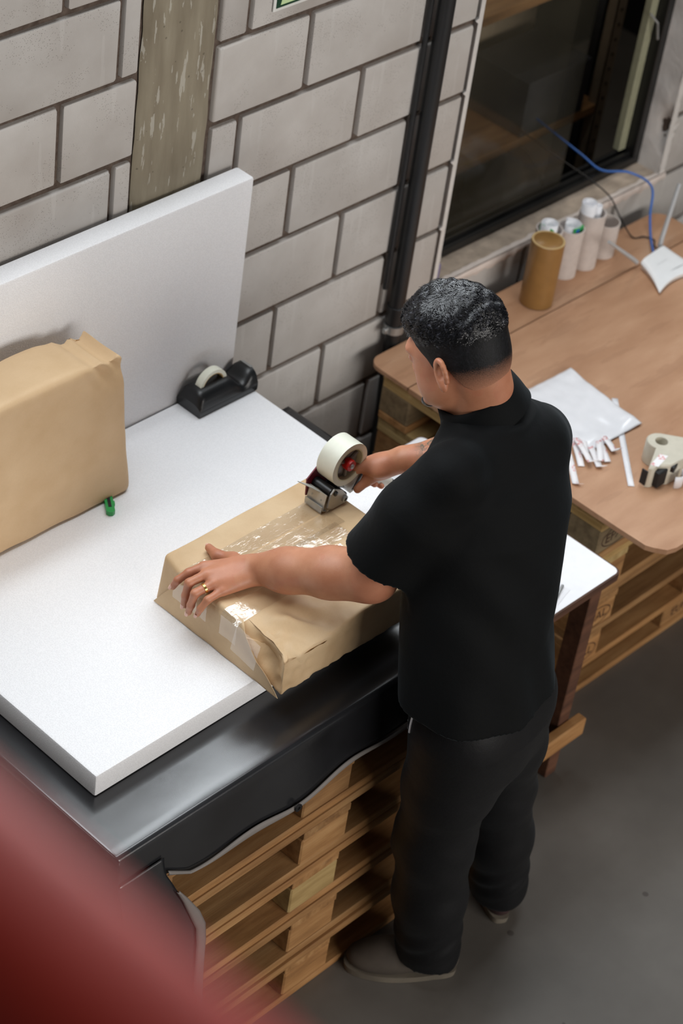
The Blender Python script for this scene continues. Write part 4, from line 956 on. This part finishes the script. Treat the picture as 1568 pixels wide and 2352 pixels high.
# left hand, spread over the parcel edge
K = dict(I=(V3(-.862, -.652, 1.078), V3(-.893, -.640, 1.070), V3(-.915, -.632, 1.056), V3(-.920, -.625, 1.036)),
         Mi=(V3(-.878, -.674, 1.080), V3(-.914, -.664, 1.071), V3(-.921, -.664, 1.040), V3(-.9205, -.662, 1.012)),
         Ri=(V3(-.880, -.699, 1.074), V3(-.921, -.690, 1.064), V3(-.924, -.685, 1.030), V3(-.9205, -.677, 1.002)),
         Li=(V3(-.872, -.720, 1.066), V3(-.910, -.717, 1.060), V3(-.923, -.711, 1.038), V3(-.9205, -.703, 1.016)))
for nm, (k0, p1, d1, t1) in K.items():
    rr = .0088 if nm != 'Li' else .0076
    off = dict(I=V3(0, .014, 0), Mi=V3(0, .005, .002), Ri=V3(0, -.006, 0), Li=V3(0, -.015, -.004))[nm]
    sk.cap(WL + off + (k0 - WL) * .12, k0, .0185, .0118, .012)
    sk.chain([k0, p1, d1, t1], [.0105 if nm != 'Li' else .009, rr + .0004, rr - .0006, rr - .0016], .0045)
sk.ell((K['Mi'][0] + WL) / 2 + V3(0, -.004, -.003), (.046, .030, .015), np.stack([(K['Mi'][0] - WL) / np.linalg.norm(K['Mi'][0] - WL), V3(.45, .89, 0), V3(0, 0, 1)], 1), .012)
TH = [WL + V3(-.012, .022, -.004), V3(-.793, -.668, 1.072), V3(-.806, -.634, 1.066), V3(-.799, -.602, 1.062)]
sk.chain(TH, [.018, .0145, .0112, .0088], .010)
# right hand closed on the handle of the tape gun
KR_ = dict(I=(V3(-.418, -.655, 1.124), V3(-.428, -.620, 1.108), V3(-.412, -.612, 1.082), V3(-.395, -.624, 1.072)),
           Mi=(V3(-.398, -.652, 1.122), V3(-.398, -.614, 1.096), V3(-.382, -.618, 1.064), V3(-.370, -.644, 1.054)),
           Ri=(V3(-.376, -.653, 1.114), V3(-.370, -.616, 1.078), V3(-.352, -.624, 1.046), V3(-.343, -.653, 1.040)),
           Li=(V3(-.355, -.657, 1.104), V3(-.345, -.622, 1.064), V3(-.330, -.632, 1.032), V3(-.327, -.660, 1.030)))
for nm, (k0, p1, d1, t1) in KR_.items():
    rr = .0092 if nm != 'Li' else .008
    sk.cap(WR + (k0 - WR) * .1, k0, .020, .0135, .014); sk.chain([k0, p1, d1, t1], [.0115, rr + .0006, rr, rr - .001], .005)
sk.ell(V3(-.375, -.690, 1.130), (.040, .030, .022), k=.015)
sk.chain([WR + V3(-.005, .006, -.012), V3(-.372, -.692, 1.116), V3(-.402, -.680, 1.101), V3(-.428, -.6745, 1.082)], [.020, .0165, .012, .0095], .010)
person_me = sk.mesh('person', (-1.0, -1.42, 0.0), (-0.05, -0.5, 1.82), .0032, PO, None)
person = link('person', person_me, M['skin'], None, tuple(PO)); tag(person, 'man in black polo shirt and trousers leaning over the parcel with a tape gun', 'person')
def mpart(name, me, mat, parent=None):
    return link(name, me, mat, parent or person)

# polo shirt
TR = [(0.775, -.545, -1.182, .192, .150), (0.90, -.543, -1.172, .190, .148), (1.08, -.543, -1.122, .180, .141), (1.22, -.510, -1.088, .186, .144), (1.33, -.485, -1.062, .190, .140), (1.41, -.470, -1.035, .178, .118), (1.460, -.450, -1.010, .135, .096), (1.500, -.445, -.985, .086, .080)]
sh = SDF(); sh.loft(TR, .05)
sh.cap(SL + V3(.035, 0, -.004), (SL + SR) / 2 + V3(.01, .02, .0), .052, .060, .05).cap(SR + V3(-.04, 0, -.004), (SL + SR) / 2 + V3(.02, .02, .0), .050, .060, .05)
SLc = SL + (EL - SL) * .80; SRc = SR + (ER - SR) * .80
uL = (EL - SL) / np.linalg.norm(EL - SL); uR = (ER - SR) / np.linalg.norm(ER - SR)
slv = [SDF().chain([SL + V3(.03, 0, -.002), SL + (EL - SL) * .35, SLc + uL * .05], [.062, .072, .086], .03), SDF().chain([SR + V3(-.035, 0, -.002), SR + (ER - SR) * .35, SRc + uR * .05], [.058, .068, .084], .03)]
def shmod(P, d):
    z = P[:, 2]
    for sd_, u, E0 in ((slv[0], uL, SLc), (slv[1], uR, SRc)):
        e = sd_(P); s_ = (P - E0) @ u; ax = np.linalg.norm((P - E0) - s_[:, None] * u, axis=1)
        e = np.maximum(e, s_ - .004 * np.sin(P[:, 2] * 40)); e = np.maximum(e, -np.maximum(ax - .066, -s_ - .05))
        h = np.clip(0.5 + 0.5 * (d - e) / .045, 0, 1); d = d * (1 - h) + e * h - .045 * h * (1 - h)
    d = d + .0030 * snoise(P * np.array([1, 1, .45]), 30, 5) * np.clip((1.45 - z) * 4, .2, 1)
    # folds running from the armpit and hanging down the back
    d = d - .005 * np.exp(-((P[:, 0] + .60) / .10) ** 2) * np.sin(P[:, 2] * 34 + P[:, 0] * 46) * np.clip((1.40 - z) * 5, 0, 1) * np.clip((z - .95) * 3, 0, 1)
    d = d - .005 * np.sin(np.arctan2(P[:, 1] + 1.15, P[:, 0] + .53) * 8 + z * 4) * np.clip((1.20 - z) * 3, 0, 1)
    return np.maximum(d, -(z - (.945 + .010 * np.sin(P[:, 0] * 14 + P[:, 1] * 9))))
sh.mod = shmod
M['shirt'] = m_cloth('black_cotton', srgb(2, 3, 4), .06, .8, spec=.2)
shirt = mpart('polo_shirt', sh.mesh('polo_shirt', (-0.95, -1.45, 0.74), (-0.08, -0.80, 1.62), .0055, PO, None), M['shirt'])
# collar folded over
cax = V3(-.05, .05, .14); cax /= np.linalg.norm(cax); ca = V3(1, 0, 0) - cax * cax[0]; ca /= np.linalg.norm(ca); cb = np.cross(cax, ca)
CC = V3(-.447, -.968, 1.497)
prof = [(.070, .000), (.0705, .030), (.073, .040), (.079, .038), (.087, .012), (.093, -.014), (.0955, -.022)]
def colfn2(u, v):
    th = 1.57 + .22 + u * (2 * math.pi - .44)                # opening faces forward (+cb)
    i = v * (len(prof) - 1); k = min(int(i), len(prof) - 2); f = i - k; r = prof[k][0] * (1 - f) + prof[k + 1][0] * f; h = prof[k][1] * (1 - f) + prof[k + 1][1] * f
    fw = math.sin(th)                                        # 1 at the throat, -1 at the nape
    r *= 1 + .10 * max(0, fw); h += -.030 * max(0, fw) ** 1.2 * (.4 + .9 * (v > .5)) + .014 * max(0, -fw)
    return tuple(CC + ca * r * math.cos(th) * 1.02 + cb * r * math.sin(th) * .98 + cax * h)
part('collar', B().grid(colfn2, 64, 18), M['shirt'], shirt, smooth=True, angle=80, solid=.0022)
# sleeve hem stitching
for S0, u, E0 in ((SL, uL, SLc),):
    a1 = np.cross(u, V3(0, 0, 1)); a1 /= np.linalg.norm(a1); a2 = np.cross(u, a1)
    pass

# trousers
tr_ = SDF()
tr_.loft([(.66, -.535, -1.182, .10, .07), (.74, -.535, -1.182, .145, .105), (.86, -.538, -1.176, .166, .126), (.97, -.543, -1.160, .160, .118), (1.02, -.543, -1.145, .155, .112)], .06)
tr_.chain([HL, HL * .5 + KL * .5, KL, KL * .5 + AL * .5, AL + V3(.004, -.006, -.015)], [.100, .093, .086, .080, .076], .035)
tr_.chain([HR, HR * .5 + KR * .5, KR, KR * .5 + AR * .5, AR + V3(-.004, -.004, -.01)], [.098, .090, .082, .076, .068], .035)
def trmod(P, d):
    z = P[:, 2]
    d = d + .0030 * snoise(P * np.array([1, 1, .15]), 26, 11)
    d = d - .0016 * np.exp(-((z - .47) / .10) ** 2) * np.sin(P[:, 2] * 60 + P[:, 0] * 60 + P[:, 1] * 40) - .003 * np.exp(-((z - .15) / .05) ** 2) * np.sin(P[:, 2] * 80 - P[:, 0] * 50 + P[:, 1] * 30)
    return np.maximum(d, -(z - .058 - .012 * np.sin(P[:, 0] * 30)))
tr_.mod = trmod
M['trouser'] = m_cloth('black_satin_trouser', srgb(9, 9, 12), .03, .55, 700, spec=.32)
trs = mpart('trousers', tr_.mesh('trousers', (-0.78, -1.38, 0.03), (-0.12, -0.98, 1.04), .0055, PO, None), M['trouser'])
# pocket piping and small logo on the left thigh
def onsurf(P0, dirv, f):
    P = np.array(P0, float); dirv = np.array(dirv) / np.linalg.norm(dirv)
    for _ in range(60):
        dd = f(P[None])[0]
        if abs(dd) < 2e-4: break
        P = P + dirv * dd * .8
    return P
side = V3(-.92, .38, 0)
pts = [onsurf(V3(-.60, -1.165, z) + side * .25, -side, tr_) + side * .0012 for z in np.linspace(.865, .955, 9)]
part('pocket_piping', B().tube([tuple(q) for q in pts], .0026, 8), M['paper'], trs, smooth=True)
pts = [onsurf(V3(-.60 + dx, -1.13 + dy, z) + V3(-.75, .65, 0) * .25, V3(.75, -.65, 0), tr_) + V3(-.75, .65, 0) * .0010 for dx, dy, z in ((-.004, .012, .850), (0, 0, .840), (.004, -.006, .836), (.006, -.016, .822))]
part('logo_mark', B().tube([tuple(q) for q in pts], [.0006, .002, .0016, .0006], 6), M['paper'], trs)

# shoes
M['shoe'] = simple('grey_canvas_shoe', srgb(74, 66, 58), .8, .12, 30, .3, 500, .001); M['sole'] = simple('shoe_sole', srgb(112, 104, 92), .6, .2, 12); M['lace'] = simple('shoe_lace', srgb(50, 45, 41), .8, .05)
M['shoe2'] = simple('maroon_shoe', srgb(60, 40, 40), .6, .12, 30)
def shoe(heel, toe, mat):
    heel = V3(*heel, 0); toe = V3(*toe, 0); f = toe - heel; L = np.linalg.norm(f); f /= L; sd = V3(-f[1], f[0], 0)
    def at(x, y, z): return heel + f * x * L + sd * y + V3(0, 0, z)
    Rm = np.stack([f, sd, V3(0, 0, 1)], 1); S_ = SDF()
    S_.ell(at(.16, 0, .045), (.048, .035, .040), Rm, .02).ell(at(.42, 0, .045), (.075, .037, .036), Rm, .03).ell(at(.74, 0, .038), (.068, .046, .030), Rm, .03).ell(at(.60, 0, .050), (.06, .038, .034), Rm, .03)
    S_.cap(at(.22, 0, .06), at(.24, 0, .105), .036, .036, .02).ell(at(.24, 0, .125), (.040, .029, .040), Rm, .008, sub=True)
    S_.mod = lambda P, d: np.maximum(d, -(P[:, 2] - .014))
    c = (heel + toe) / 2
    lo = np.minimum(heel, toe) - .08; hi = np.maximum(heel, toe) + .08; lo[2] = 0; hi[2] = .16
    o = mpart('shoe', S_.mesh('shoe', lo, hi, .0035, PO, None), mat)
    def outline(t):
        a = 2 * math.pi * t; x = .5 - .5 * math.cos(a); wdt = (.036 + .014 * math.sin(min(1, max(0, (x - .2) / .8)) * 2.3)) * abs(math.sin(a)) ** .62
        return at(x * 1.03 - .015, wdt * (1 if math.sin(a) > 0 else -1), 0)
    n = 48; lowv = [outline(i / n) + V3(0, 0, .001) for i in range(n)]; hiv = [outline(i / n) + V3(0, 0, .019) + (outline(i / n) - at(.5, 0, 0)) * .015 for i in range(n)]
    bb = B(); bb.add(lowv + hiv, [tuple(range(n))[::-1], tuple(range(n, 2 * n))] + [(i, (i + 1) % n, n + (i + 1) % n, n + i) for i in range(n)])
    part('sole', bb, M['sole'], o, smooth=True, angle=40)
    for i in range(4):
        x = .40 + i * .055; zz = [onsurf(at(x, y, .14), (0, 0, -1), S_) for y in (-.026, -.013, 0, .013, .026)]
        part('lace', B().tube([tuple(q + V3(0, 0, .001)) for q in zz], .0024, 8), M['lace'], o, smooth=True)
    return o
shoe((-0.472, -1.218), (-0.652, -1.040), M['shoe']); shoe((-0.275, -1.195), (-0.130, -0.972), M['shoe2'])

# hair: short faded sides, wavy top
cr = SDF(); cr.ell(hd(-.014, 0, .034), (.097, .077, .090), HRm, .02).ell(hd(-.035, 0, -.02), (.070, .068, .065), HRm, .03)
def hl_(P): q = P - HC; return q @ hF, q @ hL, q @ hU
def hrmod(P, d):
    f, l, u = hl_(P)
    top = np.clip((u - .030 + .10 * np.clip(-f - .03, 0, 1)) / .060, 0, 1); top = top * top * (3 - 2 * top); front = np.clip((f + .02) / .08, 0, 1)
    th = .0024 + top * (.0085 + .0075 * front) + top * .0030 * snoise(P, 230, 3, 8) + top * .0045 * snoise(P, 110, 4, 8)
    d = d - th
    # hairline: front edge on the forehead, over the ear, down to the nape
    line = np.interp(f, [-.12, -.075, -.045, -.02, .005, .035, .052, .075, .12], [-.090, -.082, -.050, .000, -.016, -.010, .040, .068, .074])
    return np.maximum(d, -(u - line) * .8)
cr.mod = hrmod
def m_fade():
    t = NT('hair_fade'); v = t.coord(); a = t.noise(v, 150, 4); dark = t.ramp(a, [(0.35, srgb(10, 10, 12)), (0.6, srgb(20, 20, 23)), (0.74, srgb(34, 34, 38))])
    dt = t.n('ShaderNodeVectorMath', operation='DOT_PRODUCT'); t.l(t._c.outputs['Object'], dt.inputs[0]); dt.inputs[1].default_value = tuple(hU)
    h0 = float((HC - PO) @ hU); f1 = t.math('DIVIDE', t.math('SUBTRACT', dt.outputs['Value'], h0 - .066), .055)
    f1 = t.math('ADD', f1, t.math('MULTIPLY', t.math('SUBTRACT', t.noise(v, 500, 2), .5), .55)); cl = t.n('ShaderNodeClamp'); t.l(f1, cl.inputs[0])
    t.base(t.mix(cl.outputs[0], srgb(190, 134, 106), dark)); t.set(Roughness=.6); t.b.inputs['Specular IOR Level'].default_value = .25; t.bump(t.noise(v, 320, 3), .5, .0015); return t.m
hair = mpart('hair', cr.mesh('hair', HC - .16, HC + .17, .0026, PO, None), m_fade())
hv = np.array([v.co[:] for v in hair.data.vertices]) + PO; hn = np.array([v.normal[:] for v in hair.data.vertices]); f, l, u = hl_(hv)
wt = np.clip((u - .028) / .032, 0, 1) * (hn @ hU > -.1); pick = rng.choice(len(hv), 12500, p=wt / wt.sum())
bV = []; bF = []
for i in pick:
    p0 = hv[i] - hn[i] * .002; nn = hn[i]; swirl = hv[i] * 70; comb = hF * .75 + hL * .9 * math.sin(swirl[0] + 1.7 * math.sin(swirl[1])) + rng.normal(size=3) * .30; comb -= nn * (comb @ nn); comb /= np.linalg.norm(comb) + 1e-9
    L_ = rng.uniform(.012, .024) * np.clip((u[i] - .024) / .04, .22, 1) * (.7 + .5 * np.clip((f[i] + .08) / .14, 0, 1)); wv = np.cross(nn, comb); wv /= np.linalg.norm(wv) + 1e-9; ph = rng.uniform(0, 6.28); k0 = len(bV)
    for s_ in range(4):
        t_ = s_ / 3; c = p0 + comb * L_ * t_ + nn * (.0010 + .0062 * math.sin(t_ * 2.6) * min(1, max(.12, (u[i] - .03) / .045))) + wv * .0028 * math.sin(ph + t_ * 4.2); wd = .0011 * (1 - t_ * .7)
        bV += [c - wv * wd, c + wv * wd]
    for s_ in range(3): bF.append((k0 + 2 * s_, k0 + 2 * s_ + 1, k0 + 2 * s_ + 3, k0 + 2 * s_ + 2))
M['strand'] = m_hair('hair_strand')
st = mpart('hair_strands', mesh_np('hair_strands', np.array(bV) - PO, bF), M['strand'], hair); st['kind'] = 'stuff'
go = SDF(); go.ell(hd(.088, 0, -.106), (.018, .021, .015), HRm, .01); go.mod = lambda P, d: d + .0012 * snoise(P, 320, 8)
mpart('goatee', go.mesh('goatee', hd(.088, 0, -.106) - .04, hd(.088, 0, -.106) + .04, .0022, PO, None), M['hair'])
for sgn in (1, -1):
    bb = B(); bb.tube([tuple(hd(.092, .012 * sgn, .020)), tuple(hd(.089, .030 * sgn, .0245)), tuple(hd(.078, .044 * sgn, .019))], [.0026, .0036, .0016], 8); part('eyebrow', bb, M['hair'], person, smooth=True)
    bb = B(); bb.lathe([(.0, -.0105), (.006, -.0085), (.0098, -.003), (.0098, .003), (.006, .0085), (0, .0105)], tuple(hd(.0815, .032 * sgn, -.0015)), tuple(hF), 16); part('eye', bb, M['paper'], person, smooth=True)
# gold ring and finger nails on the left hand
k0, p1 = K['Ri'][0], K['Ri'][1]; c = k0 * .52 + p1 * .48
rg = part('ring', B().lathe([(.0098, -.0024), (.0112, -.0024), (.0112, .0024), (.0098, .0024)], tuple(c), tuple(p1 - k0), 28, closed=True), M['gold'], person, smooth=True)
M['nail'] = simple('finger_nail', srgb(224, 178, 160), .3, .03)
for (d1, t1), nv in (((K['I'][2], K['I'][3]), V3(-.85, .35, .4)), ((K['Mi'][2], K['Mi'][3]), V3(-1, 0, .15)), ((K['Ri'][2], K['Ri'][3]), V3(-1, 0, .15)), ((K['Li'][2], K['Li'][3]), V3(-1, 0, .15)), ((TH[2], TH[3]), V3(-.35, 0, .93))):
    ax = (t1 - d1) / np.linalg.norm(t1 - d1); nv = nv - ax * (nv @ ax); nv /= np.linalg.norm(nv); sv_ = np.cross(ax, nv); o_ = t1 + nv * .0066 + ax * .001
    part('finger_nail', B().grid(lambda a, b_: tuple(o_ + ax * (.0058 * (2 * a - 1)) + sv_ * (.0048 * (2 * b_ - 1) * (1 - .25 * abs(2 * a - 1) ** 3)) + nv * (.0012 - .0022 * (2 * b_ - 1) ** 2)), 6, 6), M['nail'], person, smooth=True)
